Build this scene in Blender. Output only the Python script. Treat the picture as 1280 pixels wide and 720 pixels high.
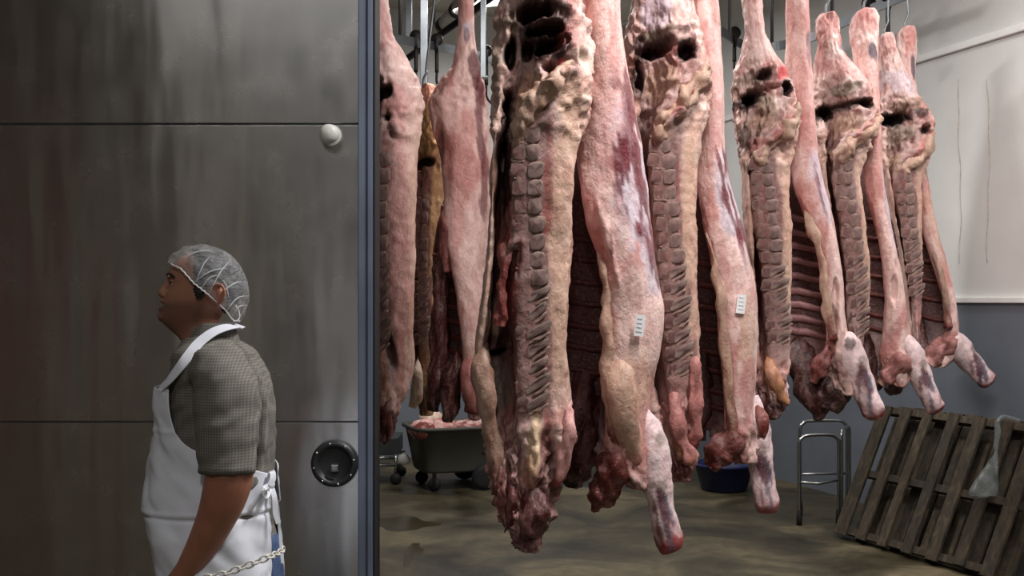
import bpy, bmesh, math, random
import numpy as np
from mathutils import Vector, Matrix

for o in list(bpy.data.objects):
    bpy.data.objects.remove(o)
SC = bpy.context.scene
COL = SC.collection
random.seed(7)

# ------------------------------------------------------------------ camera
F = 1372.0          # focal length in pixels of the 1280x720 frame
CH = 1.58           # camera height
HZ = 375.0          # horizon row
cam_d = bpy.data.cameras.new('camera')
cam_d.sensor_width = 36.0
cam_d.lens = 36.0 * F / 1280.0
cam_d.shift_y = (HZ - 360.0) / 1280.0
cam_d.clip_start = 0.05
cam = bpy.data.objects.new('camera', cam_d)
COL.objects.link(cam)
cam.location = (0, 0, CH)
cam.rotation_euler = (math.pi / 2, 0, 0)
SC.camera = cam

# ------------------------------------------------------------------ world, exposure
w = bpy.data.worlds.new('world')
SC.world = w
w.use_nodes = True
w.node_tree.nodes['Background'].inputs[0].default_value = (0.6, 0.65, 0.7, 1)
w.node_tree.nodes['Background'].inputs[1].default_value = 0.02
SC.view_settings.view_transform = 'Standard'
SC.view_settings.look = 'None'
SC.view_settings.gamma = 1.0
SC.view_settings.use_curve_mapping = False
SC.view_settings.exposure = 0.0

# ------------------------------------------------------------------ ceiling lamps, the last two added to brighten (x, y, length, power, rotz)
LAMPZ = 4.3
LAMPS = [(1.35, 2.75, 1.5, 150, -0.9, 'over the nearest carcasses'),
         (3.0, 5.2, 1.5, 80, -0.9, 'over the far carcasses'),
         (-0.1, 6.6, 1.5, 100, -0.34, 'over the tub trolley'),
         (-1.5, 1.0, 1.5, 12, 0.0, 'over the man in the apron'),
         (0.2, 9.6, 1.5, 42, -0.34, 'added to brighten the end wall'),  # extra lamp, added to brighten the far wall and background
         (-0.2, -1.5, 1.5, 66, 1.57, 'added behind the camera to light the mirrored boards')]  # extra unseen lamp, added to light what the steel door reflects
for (lx, ly, ln, pw, rz, nm) in LAMPS:
    ld = bpy.data.lights.new('ceiling_lamp_light', 'AREA')
    ld.shape = 'RECTANGLE'
    ld.size = ln
    ld.size_y = 0.22
    ld.energy = pw
    ld.color = (1.0, 0.97, 0.95)
    lo = bpy.data.objects.new('ceiling_lamp_light', ld)
    COL.objects.link(lo)
    lo.location = (lx, ly, LAMPZ - 0.13)
    lo.rotation_euler = (0, 0, rz)

# ------------------------------------------------------------------ helpers
def lin(c):
    c = np.asarray(c, float) / 255.0
    return np.where(c <= 0.04045, c / 12.92, ((c + 0.055) / 1.055) ** 2.4)

def L4(r, g, b):
    v = lin((r, g, b))
    return (float(v[0]), float(v[1]), float(v[2]), 1.0)

def P(px, py, d):
    """pixel of the 1280x720 frame at depth d -> world point"""
    return Vector(((px - 640.0) * d / F, d, CH + (HZ - py) * d / F))

def floor_pt(px, py):
    return P(px, py, CH * F / (py - HZ))

def vnoise(p, seed=0):
    p = np.asarray(p, float) + 1000.0
    i = np.floor(p).astype(np.int64)
    f = p - i
    u = f * f * f * (f * (f * 6 - 15) + 10)
    def h(ix, iy, iz):
        n = (ix * 374761393 + iy * 668265263 + iz * 2147483647 * 3 + seed * 1274126177) & 0xffffffff
        n = ((n ^ (n >> 13)) * 1274126177) & 0xffffffff
        n = ((n ^ (n >> 16)) * 2246822519) & 0xffffffff
        n = n ^ (n >> 15)
        return (n & 0xffffff) / float(0xffffff)
    x0, y0, z0 = i[:, 0], i[:, 1], i[:, 2]
    r = 0
    for a in (0, 1):
        wx = u[:, 0] if a else 1 - u[:, 0]
        for b in (0, 1):
            wy = u[:, 1] if b else 1 - u[:, 1]
            for c in (0, 1):
                wz = u[:, 2] if c else 1 - u[:, 2]
                r = r + wx * wy * wz * h(x0 + a, y0 + b, z0 + c)
    return r            # 0..1

def fbm(p, seed=0, octv=3):
    r = 0; a = 1.0; t = 0.0
    p = np.asarray(p, float)
    for k in range(octv):
        r = r + a * vnoise(p * (2 ** k), seed + k * 17)
        t += a; a *= 0.5
    return r / t

def sstep(a, b, x):
    t = np.clip((x - a) / (b - a), 0, 1)
    return t * t * (3 - 2 * t)

def prop(o, label=None, cat=None, group=None, kind=None):
    if label: o['label'] = label
    if cat: o['category'] = cat
    if group: o['group'] = group
    if kind: o['kind'] = kind
    return o

def empty(name, loc, label=None, cat=None, group=None, kind=None):
    o = bpy.data.objects.new(name, None)
    o.empty_display_size = 0.05
    COL.objects.link(o)
    o.location = loc
    return prop(o, label, cat, group, kind)

def link(name, me, m, parent=None, smooth=True):
    """world-space mesh -> object; a child keeps its place in the world"""
    o = bpy.data.objects.new(name, me)
    COL.objects.link(o)
    if m is not None:
        me.materials.clear(); me.materials.append(m)
    if smooth:
        me.polygons.foreach_set('use_smooth', [True] * len(me.polygons))
    if parent is not None:
        o.parent = parent
        off = Vector((0, 0, 0)); q = parent
        while q is not None:
            off += q.location; q = q.parent
        o.location = -off
    return o

def np_mesh(name, v, faces, cols=None):
    me = bpy.data.meshes.new(name)
    me.from_pydata(np.asarray(v).tolist(), [], faces)
    if cols is not None:
        at = me.color_attributes.new('Col', 'FLOAT_COLOR', 'POINT')
        c4 = np.ones((len(v), 4), np.float32); c4[:, :3] = cols
        at.data.foreach_set('color', c4.ravel())
    me.update()
    return me

def quads(R, M, closed=True):
    fs = []
    for r in range(R - 1):
        for c in range(M if closed else M - 1):
            d = (c + 1) % M
            fs.append((r * M + c, r * M + d, (r + 1) * M + d, (r + 1) * M + c))
    return fs

def bm_obj(name, bm, m, parent=None, smooth=False, bevel=0.0):
    if bevel > 0:
        bmesh.ops.bevel(bm, geom=[e for e in bm.edges], offset=bevel, segments=2, profile=0.6, affect='EDGES')
    bmesh.ops.recalc_face_normals(bm, faces=bm.faces)
    me = bpy.data.meshes.new(name)
    bm.to_mesh(me); bm.free()
    o = link(name, me, m, parent, smooth)
    return o

def frame_box(bm, o, ax, ay, az, x0, x1, y0, y1, z0, z1):
    vs = []
    for z in (z0, z1):
        for y in (y0, y1):
            for x in (x0, x1):
                vs.append(bm.verts.new(o + ax * x + ay * y + az * z))
    for f in ((0, 1, 3, 2), (4, 6, 7, 5), (0, 4, 5, 1), (2, 3, 7, 6), (0, 2, 6, 4), (1, 5, 7, 3)):
        bm.faces.new([vs[i] for i in f])

X, Y, Z = Vector((1, 0, 0)), Vector((0, 1, 0)), Vector((0, 0, 1))

def box(name, lo, hi, m, parent=None, bevel=0.0):
    bm = bmesh.new()
    frame_box(bm, Vector((0, 0, 0)), X, Y, Z, lo[0], hi[0], lo[1], hi[1], lo[2], hi[2])
    return bm_obj(name, bm, m, parent, False, bevel)

def tube_np(path, rad, n=10, cap=True, flat=1.0):
    """tube through points; rad scalar or list. returns verts, faces"""
    pts = [Vector(p) for p in path]
    R = len(pts)
    if not hasattr(rad, '__len__'): rad = [rad] * R
    tang = []
    for i in range(R):
        a = pts[max(0, i - 1)]; b = pts[min(R - 1, i + 1)]
        tang.append((b - a).normalized())
    up = Vector((0, 0, 1)) if abs(tang[0].z) < 0.9 else Vector((0, 1, 0))
    nrm = (up - tang[0] * up.dot(tang[0])).normalized()
    v = []
    for i in range(R):
        nrm = (nrm - tang[i] * nrm.dot(tang[i])).normalized()
        bi = tang[i].cross(nrm)
        for k in range(n):
            a = 2 * math.pi * k / n
            v.append(tuple(pts[i] + (nrm * math.cos(a) * flat + bi * math.sin(a)) * rad[i]))
    fs = quads(R, n)
    if cap:
        fs.append(tuple(range(n))[::-1]); fs.append(tuple((R - 1) * n + k for k in range(n)))
    return v, fs

def smooth_path(pts, m=6):
    """Catmull-Rom through tuples of any width"""
    p = np.asarray(pts, float)
    out = []
    for i in range(len(p) - 1):
        a = p[max(0, i - 1)]; b = p[i]; c = p[i + 1]; d = p[min(len(p) - 1, i + 2)]
        for t in np.linspace(0, 1, m, endpoint=False):
            out.append(0.5 * ((2 * b) + (c - a) * t + (2 * a - 5 * b + 4 * c - d) * t * t + (3 * b - a - 3 * c + d) * t ** 3))
    out.append(p[-1])
    return np.array(out)

def tube(name, path, rad, m, parent=None, n=10, flat=1.0):
    v, fs = tube_np(path, rad, n, True, flat)
    return link(name, np_mesh(name, v, fs), m, parent)

def multi(name, parts, m, parent=None, smooth=True, cols=None):
    V = []; FS = []; C = []
    for pt in parts:
        k = len(V)
        V += [tuple(q) for q in pt[0]]
        FS += [tuple(i + k for i in f) for f in pt[1]]
        if len(pt) > 2: C.append(np.asarray(pt[2]))
    return link(name, np_mesh(name, V, FS, np.concatenate(C) if C else None), m, parent, smooth)

def ball_np(c, r, nu=20, nv=12):
    c = Vector(c)
    v = []
    for i in range(nv + 1):
        th = math.pi * i / nv
        for k in range(nu):
            a = 2 * math.pi * k / nu
            v.append((c.x + r[0] * math.sin(th) * math.cos(a), c.y + r[1] * math.sin(th) * math.sin(a), c.z + r[2] * math.cos(th)))
    return v, quads(nv + 1, nu)

def lathe_np(c, prof, n=24, axis='Z'):
    """prof: list of (radius, height) along axis"""
    v = []
    for (r, h) in prof:
        for k in range(n):
            a = 2 * math.pi * k / n
            if axis == 'Z': v.append((c[0] + r * math.cos(a), c[1] + r * math.sin(a), c[2] + h))
            elif axis == 'Y': v.append((c[0] + r * math.cos(a), c[1] + h, c[2] + r * math.sin(a)))
            else: v.append((c[0] + h, c[1] + r * math.cos(a), c[2] + r * math.sin(a)))
    return v, quads(len(prof), n)

# ------------------------------------------------------------------ materials
def mat(name):
    m = bpy.data.materials.new(name)
    m.use_nodes = True
    nt = m.node_tree
    return m, nt, nt.nodes['Principled BSDF']

def node(nt, t, **kw):
    n = nt.nodes.new(t)
    for k, v in kw.items():
        if k.startswith('i_'): n.inputs[k[2:].replace('_', ' ')].default_value = v
        else: setattr(n, k, v)
    return n

def ramp(nt, src, stops):
    r = nt.nodes.new('ShaderNodeValToRGB')
    e = r.color_ramp.elements
    while len(e) < len(stops): e.new(0.5)
    for q, (p, c) in zip(e, stops):
        q.position = p; q.color = c
    nt.links.new(src, r.inputs[0])
    return r

def simple(name, rgb, rough=0.6, metal=0.0, var=0.12, scale=6.0, bump=0.0, bscale=60.0, spec=0.5):
    m, nt, b = mat(name)
    tc = node(nt, 'ShaderNodeTexCoord')
    nz = node(nt, 'ShaderNodeTexNoise'); nz.inputs['Scale'].default_value = scale; nz.inputs['Detail'].default_value = 6
    nt.links.new(tc.outputs['Object'], nz.inputs['Vector'])
    c = lin(rgb)
    lo = tuple(float(x) * (1 - 2 * var) for x in c) + (1,)
    hi = tuple(min(1, float(x) * (1 + 1.2 * var)) for x in c) + (1,)
    r = ramp(nt, nz.outputs['Fac'], [(0.3, lo), (0.7, hi)])
    nt.links.new(r.outputs[0], b.inputs['Base Color'])
    b.inputs['Roughness'].default_value = rough
    b.inputs['Metallic'].default_value = metal
    b.inputs['Specular IOR Level'].default_value = spec
    if bump:
        n2 = node(nt, 'ShaderNodeTexNoise'); n2.inputs['Scale'].default_value = bscale; n2.inputs['Detail'].default_value = 5
        nt.links.new(tc.outputs['Object'], n2.inputs['Vector'])
        bp = node(nt, 'ShaderNodeBump'); bp.inputs['Strength'].default_value = bump; bp.inputs['Distance'].default_value = 0.01
        nt.links.new(n2.outputs['Fac'], bp.inputs['Height'])
        nt.links.new(bp.outputs[0], b.inputs['Normal'])
    return m

def meat_material(name='meat', rough=0.45):
    m, nt, b = mat(name)
    at = node(nt, 'ShaderNodeAttribute'); at.attribute_name = 'Col'
    tc = node(nt, 'ShaderNodeTexCoord')
    mp = node(nt, 'ShaderNodeMapping'); mp.inputs['Scale'].default_value = (1, 1, 0.75)
    nt.links.new(tc.outputs['Object'], mp.inputs['Vector'])
    def nz(sc, det, vec=mp.outputs[0], dist=0.0):
        n = node(nt, 'ShaderNodeTexNoise')
        n.inputs['Scale'].default_value = sc; n.inputs['Detail'].default_value = det; n.inputs['Distortion'].default_value = dist
        nt.links.new(vec, n.inputs['Vector'])
        return n
    n1 = nz(30, 7, dist=0.9)
    r1 = ramp(nt, n1.outputs['Fac'], [(0.42, (0, 0, 0, 1)), (0.72, (1, 1, 1, 1))])
    mx = node(nt, 'ShaderNodeMix', data_type='RGBA', blend_type='MULTIPLY')
    s1 = node(nt, 'ShaderNodeMath', operation='MULTIPLY'); s1.inputs[1].default_value = 0.5
    nt.links.new(r1.outputs[0], s1.inputs[0])
    nt.links.new(s1.outputs[0], mx.inputs[0])
    nt.links.new(at.outputs['Color'], mx.inputs[6]); mx.inputs[7].default_value = (0.6, 0.36, 0.33, 1)
    n2 = nz(95, 4, tc.outputs['Object'])
    r2 = ramp(nt, n2.outputs['Fac'], [(0.56, (0, 0, 0, 1)), (0.75, (1, 1, 1, 1))])
    mx2 = node(nt, 'ShaderNodeMix', data_type='RGBA', blend_type='MIX')
    s2 = node(nt, 'ShaderNodeMath', operation='MULTIPLY'); s2.inputs[1].default_value = 0.35
    nt.links.new(r2.outputs[0], s2.inputs[0]); nt.links.new(s2.outputs[0], mx2.inputs[0])
    nt.links.new(mx.outputs[2], mx2.inputs[6])
    mx3 = node(nt, 'ShaderNodeMix', data_type='RGBA', blend_type='MIX'); mx3.inputs[0].default_value = 0.45
    nt.links.new(at.outputs['Color'], mx3.inputs[6]); mx3.inputs[7].default_value = (0.8, 0.62, 0.55, 1)
    nt.links.new(mx3.outputs[2], mx2.inputs[7])
    nt.links.new(mx2.outputs[2], b.inputs['Base Color'])
    b.inputs['Roughness'].default_value = rough
    b.inputs['Specular IOR Level'].default_value = 0.35
    n3 = nz(70, 7, dist=0.4)
    n4 = nz(220, 3, tc.outputs['Object'])
    ad = node(nt, 'ShaderNodeMath', operation='MULTIPLY_ADD'); ad.inputs[1].default_value = 0.14
    nt.links.new(n4.outputs['Fac'], ad.inputs[0]); nt.links.new(n3.outputs['Fac'], ad.inputs[2])
    bp = node(nt, 'ShaderNodeBump'); bp.inputs['Strength'].default_value = 0.4; bp.inputs['Distance'].default_value = 0.012
    nt.links.new(ad.outputs[0], bp.inputs['Height']); nt.links.new(bp.outputs[0], b.inputs['Normal'])
    return m

M_MEAT = meat_material()
M_STEEL = simple('galvanised_steel', (120, 124, 128), 0.42, 0.9, 0.1, 8)
M_CHROME = simple('worn_chrome', (170, 172, 172), 0.3, 1.0, 0.08, 12)
M_IRON = simple('dark_iron', (45, 42, 42), 0.5, 0.7, 0.15, 20)
M_RUBBER = simple('black_rubber', (22, 22, 23), 0.7)
M_WHITEP = simple('white_plastic', (205, 205, 200), 0.45, 0, 0.05)
M_GREYP = simple('grey_plastic', (66, 67, 60), 0.55, 0, 0.12, 4)
M_BLUEP = simple('blue_plastic', (24, 36, 82), 0.4, 0, 0.1)
M_LABEL = None

def steel_panel_material():
    m, nt, b = mat('brushed_stainless')
    tc = node(nt, 'ShaderNodeTexCoord')
    b.inputs['Metallic'].default_value = 1.0
    b.inputs['Anisotropic'].default_value = 0.75; b.inputs['Anisotropic Rotation'].default_value = 0.25
    tg = node(nt, 'ShaderNodeTangent'); tg.direction_type = 'RADIAL'; tg.axis = 'Z'
    nt.links.new(tg.outputs[0], b.inputs['Tangent'])
    mp = node(nt, 'ShaderNodeMapping'); mp.inputs['Scale'].default_value = (2.2, 1, 0.45)
    nt.links.new(tc.outputs['Object'], mp.inputs['Vector'])
    big = node(nt, 'ShaderNodeTexNoise'); big.inputs['Scale'].default_value = 1.6; big.inputs['Detail'].default_value = 2.5
    nt.links.new(mp.outputs[0], big.inputs['Vector'])
    mp2 = node(nt, 'ShaderNodeMapping'); mp2.inputs['Scale'].default_value = (1.5, 1, 130)
    nt.links.new(tc.outputs['Object'], mp2.inputs['Vector'])
    br = node(nt, 'ShaderNodeTexNoise'); br.inputs['Scale'].default_value = 3; br.inputs['Detail'].default_value = 4
    nt.links.new(mp2.outputs[0], br.inputs['Vector'])
    sm = node(nt, 'ShaderNodeTexNoise'); sm.inputs['Scale'].default_value = 7; sm.inputs['Detail'].default_value = 8
    nt.links.new(tc.outputs['Object'], sm.inputs['Vector'])
    r = ramp(nt, sm.outputs['Fac'], [(0.3, (0.61, 0.615, 0.615, 1)), (0.7, (0.67, 0.67, 0.67, 1))])
    nt.links.new(r.outputs[0], b.inputs['Base Color'])
    rr = ramp(nt, sm.outputs['Fac'], [(0.3, (0.24,) * 3 + (1,)), (0.75, (0.29,) * 3 + (1,))])
    nt.links.new(rr.outputs[0], b.inputs['Roughness'])
    b1 = node(nt, 'ShaderNodeBump'); b1.inputs['Strength'].default_value = 0.45; b1.inputs['Distance'].default_value = 0.03
    nt.links.new(big.outputs['Fac'], b1.inputs['Height'])
    b2 = node(nt, 'ShaderNodeBump'); b2.inputs['Strength'].default_value = 0.025; b2.inputs['Distance'].default_value = 0.002
    nt.links.new(br.outputs['Fac'], b2.inputs['Height']); nt.links.new(b1.outputs[0], b2.inputs['Normal'])
    nt.links.new(b2.outputs[0], b.inputs['Normal'])
    return m

def floor_material():
    m, nt, b = mat('wet_stained_concrete')
    tc = node(nt, 'ShaderNodeTexCoord')
    n1 = node(nt, 'ShaderNodeTexNoise'); n1.inputs['Scale'].default_value = 1.3; n1.inputs['Detail'].default_value = 8; n1.inputs['Distortion'].default_value = 0.8
    nt.links.new(tc.outputs['Object'], n1.inputs['Vector'])
    r = ramp(nt, n1.outputs['Fac'], [(0.3, L4(42, 38, 26)), (0.5, L4(72, 65, 47)), (0.68, L4(112, 101, 76))])
    n2 = node(nt, 'ShaderNodeTexNoise'); n2.inputs['Scale'].default_value = 14; n2.inputs['Detail'].default_value = 8
    nt.links.new(tc.outputs['Object'], n2.inputs['Vector'])
    r2 = ramp(nt, n2.outputs['Fac'], [(0.35, (0.6, 0.6, 0.58, 1)), (0.65, (1, 1, 1, 1))])
    mx = node(nt, 'ShaderNodeMix', data_type='RGBA', blend_type='MULTIPLY'); mx.inputs[0].default_value = 0.8
    nt.links.new(r.outputs[0], mx.inputs[6]); nt.links.new(r2.outputs[0], mx.inputs[7])
    nt.links.new(mx.outputs[2], b.inputs['Base Color'])
    rr = ramp(nt, n1.outputs['Fac'], [(0.35, (0.3,) * 3 + (1,)), (0.6, (0.6,) * 3 + (1,))])
    nt.links.new(rr.outputs[0], b.inputs['Roughness'])
    bp = node(nt, 'ShaderNodeBump'); bp.inputs['Strength'].default_value = 0.25; bp.inputs['Distance'].default_value = 0.01
    nt.links.new(n2.outputs['Fac'], bp.inputs['Height']); nt.links.new(bp.outputs[0], b.inputs['Normal'])
    return m

def wood_material():
    m, nt, b = mat('weathered_wood')
    tc = node(nt, 'ShaderNodeTexCoord')
    oi = node(nt, 'ShaderNodeObjectInfo')
    mp = node(nt, 'ShaderNodeMapping'); mp.inputs['Scale'].default_value = (16, 16, 3)
    ad = node(nt, 'ShaderNodeVectorMath', operation='ADD')
    nt.links.new(tc.outputs['Object'], ad.inputs[0]); nt.links.new(oi.outputs['Random'], ad.inputs[1])
    nt.links.new(ad.outputs[0], mp.inputs['Vector'])
    n1 = node(nt, 'ShaderNodeTexNoise'); n1.inputs['Scale'].default_value = 2; n1.inputs['Detail'].default_value = 7; n1.inputs['Distortion'].default_value = 0.5
    nt.links.new(mp.outputs[0], n1.inputs['Vector'])
    r = ramp(nt, n1.outputs['Fac'], [(0.25, L4(28, 23, 16)), (0.5, L4(54, 45, 32)), (0.75, L4(80, 67, 48))])
    hs = node(nt, 'ShaderNodeHueSaturation')
    mr = node(nt, 'ShaderNodeMapRange'); mr.inputs[3].default_value = 0.65; mr.inputs[4].default_value = 1.15
    nt.links.new(oi.outputs['Random'], mr.inputs[0]); nt.links.new(mr.outputs[0], hs.inputs['Value'])
    nt.links.new(r.outputs[0], hs.inputs['Color'])
    nt.links.new(hs.outputs[0], b.inputs['Base Color'])
    b.inputs['Roughness'].default_value = 0.8
    bp = node(nt, 'ShaderNodeBump'); bp.inputs['Strength'].default_value = 0.4; bp.inputs['Distance'].default_value = 0.01
    nt.links.new(n1.outputs['Fac'], bp.inputs['Height']); nt.links.new(bp.outputs[0], b.inputs['Normal'])
    return m

M_DOOR = steel_panel_material()
M_FLOOR = floor_material()
M_WOOD = wood_material()
M_TRIMB = simple('blue_grey_aluminium', (112, 122, 142), 0.4, 0.25, 0.08, 5)
M_WALLW = simple('white_wall_panel', (217, 217, 215), 0.55, 0, 0.04, 2.0, 0.05, 30)
M_WALLG = simple('grey_dado_paint', (112, 119, 129), 0.55, 0, 0.06, 3.0, 0.08, 30)
M_WALLD = simple('dull_grey_wall', (112, 108, 102), 0.7, 0, 0.06, 2.0, 0.05, 30)
M_CEIL = simple('cream_ceiling_board', (206, 203, 190), 0.6, 0, 0.03, 2.0)
M_STAIN = simple('rust_streak', (186, 179, 163), 0.7, 0, 0.2, 30)
M_TRIMW = simple('white_trim', (238, 238, 236), 0.45, 0, 0.03)

# ------------------------------------------------------------------ the room
WU = Vector((-0.322, 0.947, 0))       # along the right-hand wall, going away
WN = Vector((0.947, 0.322, 0))        # out through the right-hand wall
Q = Vector((2.95, 7.95, 0))
C1 = Q + WU * 4.2
C2 = C1 - WN * 7.6
C4 = Q - WU * 12.2
C3 = Vector((-4.6, C4.y, 0))
CEIL = 4.5

def wall(name, a, b, z0, z1, m, th=0.12, parent=None, inset=0.0, side=1):
    d = (b - a).normalized()
    n = Vector((d.y, -d.x, 0)) * side          # outward
    bm = bmesh.new()
    frame_box(bm, a, d, n, Z, 0, (b - a).length, -inset, th, z0, z1)
    o = bm_obj(name, bm, m, parent)
    return o

bm = bmesh.new()
frame_box(bm, Vector((0, 0, 0)), X, Y, Z, -5.6, 7.4, C4.y - 0.4, C1.y + 0.6, -0.12, 0)
prop(bm_obj('floor', bm, M_FLOOR), 'stained wet brown concrete floor of the cold room', kind='structure')
bm = bmesh.new()
frame_box(bm, Vector((0, 0, 0)), X, Y, Z, -5.6, 7.4, C4.y - 0.4, C1.y + 0.6, CEIL, CEIL + 0.1)
ceil = prop(bm_obj('ceiling', bm, M_CEIL), 'cream boarded ceiling above the overhead rails', kind='structure')
for k in range(14):                        # joint strips of the ceiling boards
    a = C2 + WN * (0.3 + k * 0.52)
    bm = bmesh.new()
    frame_box(bm, a, WN, -WU, Z, 0, 0.03, 0.0, 9.0, CEIL - 0.02, CEIL)
    bm_obj('joint_strip', bm, M_TRIMW, ceil)
wr = prop(wall('wall_right', C1, C4, 0, CEIL, M_WALLW, side=-1), 'white panel wall with a grey lower half beside the pallets', kind='structure')
prop(wall('wall_back', C2, C1, 0, CEIL, M_WALLW, side=-1), 'white end wall behind the tub trolley', kind='structure')
prop(wall('wall_left', C3, C2, 0, CEIL, M_WALLD, side=-1), 'dull grey side wall behind the steel door', kind='structure')
prop(wall('wall_front', C4, C3, 0, CEIL, M_WALLD, side=-1), 'dull grey wall on the near side of the room', kind='structure')
# grey dado, rail, cove pipe and streaks on the right-hand wall
bm = bmesh.new(); frame_box(bm, C1, -WU, -WN, Z, 0.0, 16.3, 0, 0.012, 0, CH - 0.02); bm_obj('dado_panel', bm, M_WALLG, wr)
d = -WN
bm = bmesh.new(); frame_box(bm, C1, d, WU * -1, Z, 0.0, 7.5, 0, 0.012, 0, CH - 0.02)
wb = bpy.data.objects['wall_back']; bm_obj('dado_panel', bm, M_WALLG, wb)
bm = bmesh.new(); frame_box(bm, C1, -WU, -WN, Z, 0.0, 16.3, 0, 0.035, CH - 0.02, CH + 0.02)
prop(bm_obj('trim_1', bm, M_TRIMW, bevel=0.006), 'white dado rail along the right-hand wall', kind='structure')
pa = C1 - WN * 0.03 + Z * 3.32; pb = C4 - WN * 0.03 + Z * 3.32
bm = bmesh.new(); frame_box(bm, C1, -WU, -WN, Z, 0.0, 16.3, 0, 0.03, 3.295, 3.345)
prop(bm_obj('trim_2', bm, M_TRIMW, bevel=0.008), 'white conduit running high along the right-hand wall', kind='structure')
for (px, t0) in ((1200, 3.1), (1236, 3.05)):
    # stain: where the pixel column meets the wall plane
    k = (px - 640) / F
    t = (Q.x - k * Q.y) / (k * WU.y - WU.x)
    base = Q + WU * t - WN * 0.004
    pts = [base + Z * z + WU * (0.012 * math.sin(z * 5 + px) + 0.006 * math.sin(z * 17)) for z in np.linspace(CH + 0.25, t0, 26)]
    v, fs = tube_np(pts, [0.0008 + 0.0018 * abs(math.sin(q * 1.7 + px)) for q in range(26)], 6)
    link('stain_streak', np_mesh('stain_streak', v, fs), M_STAIN, wr)
# unseen upright boards, added so the steel door mirrors pale and dark streaks
wf = bpy.data.objects['wall_front']
M_REFLP = simple('pale_reflection_board', (226, 214, 196), .6); M_REFLD = simple('dark_reflection_board', (26, 25, 26), .7); M_REFLR = simple('red_reflection_board', (120, 52, 44), .7)
for (xa, xb, mm) in ((-2.62, -2.15, M_REFLD), (-3.3, -2.72, M_REFLP), (-3.9, -3.62, M_REFLD), (-1.2, -.7, M_REFLD), (-4.5, -4.15, M_REFLP)):
    box('reflection_board', (xa, C4.y + .001, .05), (xb, C4.y + .03, CEIL - .3), mm, wf)
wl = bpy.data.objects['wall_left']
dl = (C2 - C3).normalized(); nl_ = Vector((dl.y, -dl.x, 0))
bm = bmesh.new(); frame_box(bm, C3, dl, nl_, Z, .3, 1.6, .001, .03, .05, 3.0); bm_obj('reflection_board', bm, M_REFLR, wl)  # unseen red board, added for a reddish reflection in the door
# dried puddle on the floor beside the door edge
M_PUD = simple('dark_puddle', (62, 54, 36), 0.2, 0, 0.15, 5)
def puddle(cpx, cpy, rx, ry, seed, label):
    c = floor_pt(cpx, cpy)
    n = 64; v = []
    for rr, zz in ((0.0, .003), (0.6, .0034), (1.0, 0.0008)):
        for k in range(n):
            a = 2 * math.pi * k / n
            q = rr * (0.55 + 0.9 * float(vnoise(np.array([[math.cos(a) * 1.6 + seed, math.sin(a) * 1.6, seed]]), 3)[0]))
            v.append((c.x + rx * q * math.cos(a), c.y + ry * q * math.sin(a), zz))
    prop(link('puddle', np_mesh('puddle', v, quads(3, n)), M_PUD), label, 'puddle')
puddle(500, 655, 0.22, 0.26, 1.0, 'dark wet stain on the floor beside the steel door edge')
puddle(516, 690, 0.06, 0.35, 5.0, 'narrow dark wet stain running across the floor below the wider one')

# ------------------------------------------------------------------ steel door
DY = 3.85
door = empty('door_1', P(230, 1000, DY), 'brushed stainless steel cold-room door made of three panels', kind='structure')
door.location.z = 0
def dx(px): return (px - 640) * DY / F
def dz(py): return CH + (HZ - py) * DY / F
x0, x1 = dx(-330), dx(448)
box('core', (x0, DY + 0.012, 0.02), (x1, DY + 0.12, 3.3), M_STEEL, door)
for (za, zb) in ((0.02, dz(528)), (dz(526.5), dz(156.3)), (dz(154), 3.3)):
    box('steel_panel', (x0, DY, za + 0.001), (x1, DY + 0.012, zb - 0.001), M_DOOR, door, bevel=0.0012)
box('edge_trim', (x1, DY - 0.006, 0.02), (dx(459), DY + 0.13, 3.3), M_TRIMB, door, bevel=0.003)
box('edge_trim', (dx(459.6), DY - 0.012, 0.02), (dx(466), DY + 0.14, 3.3), M_TRIMB, door, bevel=0.003)
box('edge_seal', (dx(466), DY + 0.0, 0.02), (dx(469), DY + 0.135, 3.3), M_RUBBER, door, bevel=0.002)
kx, kz = dx(413), dz(169)
kn = multi('release_knob', [lathe_np((kx, DY, kz), [(0.0, -0.056), (0.018, -0.055), (0.029, -0.048), (0.034, -0.036), (0.034, -0.026), (0.024, -0.022), (0.02, -0.004), (0.03, -0.003), (0.038, 0.0)], 28, 'Y')], M_WHITEP, door)
rx_, rz_ = dx(418.5), dz(579)
rec = multi('inner_release', [lathe_np((rx_, DY, rz_), [(0.0, -0.006), (0.05, -0.006), (0.056, -0.008), (0.060, -0.022), (0.066, -0.026), (0.078, -0.024), (0.082, -0.014), (0.082, 0.0)], 40, 'Y')], simple('dark_grey_cast', (62, 64, 66), 0.45, 0.6), door)
for k in range(8):
    a = k * math.pi / 4 + 0.2
    multi('screw', [lathe_np((rx_ + 0.071 * math.cos(a), DY - 0.025, rz_ + 0.071 * math.sin(a)), [(0, -0.004), (0.004, -0.003), (0.005, 0.002)], 10, 'Y')], M_CHROME, rec)
box('hub', (rx_ - 0.012, DY - 0.03, rz_ - 0.027), (rx_ + 0.018, DY - 0.005, rz_ + 0.0), M_CHROME, rec, bevel=0.006)

# ------------------------------------------------------------------ beef halves
FAT = lin((232, 200, 193)); FATP = lin((222, 168, 164)); TAN = lin((198, 164, 144)); PINK = lin((190, 126, 120))
SPINE = lin((146, 108, 104)); RED = lin((130, 62, 56)); DRED = lin((84, 38, 35)); DARK = lin((44, 24, 22))
MEMB = lin((208, 196, 208)); PURP = lin((104, 62, 74)); MAROON = lin((108, 36, 46)); CREAM = lin((224, 196, 164))
BLUEM = lin((112, 104, 122)); BONE = lin((218, 198, 178)); YEL = lin((214, 178, 128)); BRIGHT = lin((196, 62, 66))
ORANGE = lin((176, 126, 92)); GREYT = lin((132, 118, 104)); BLACK = lin((20, 13, 12))

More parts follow.
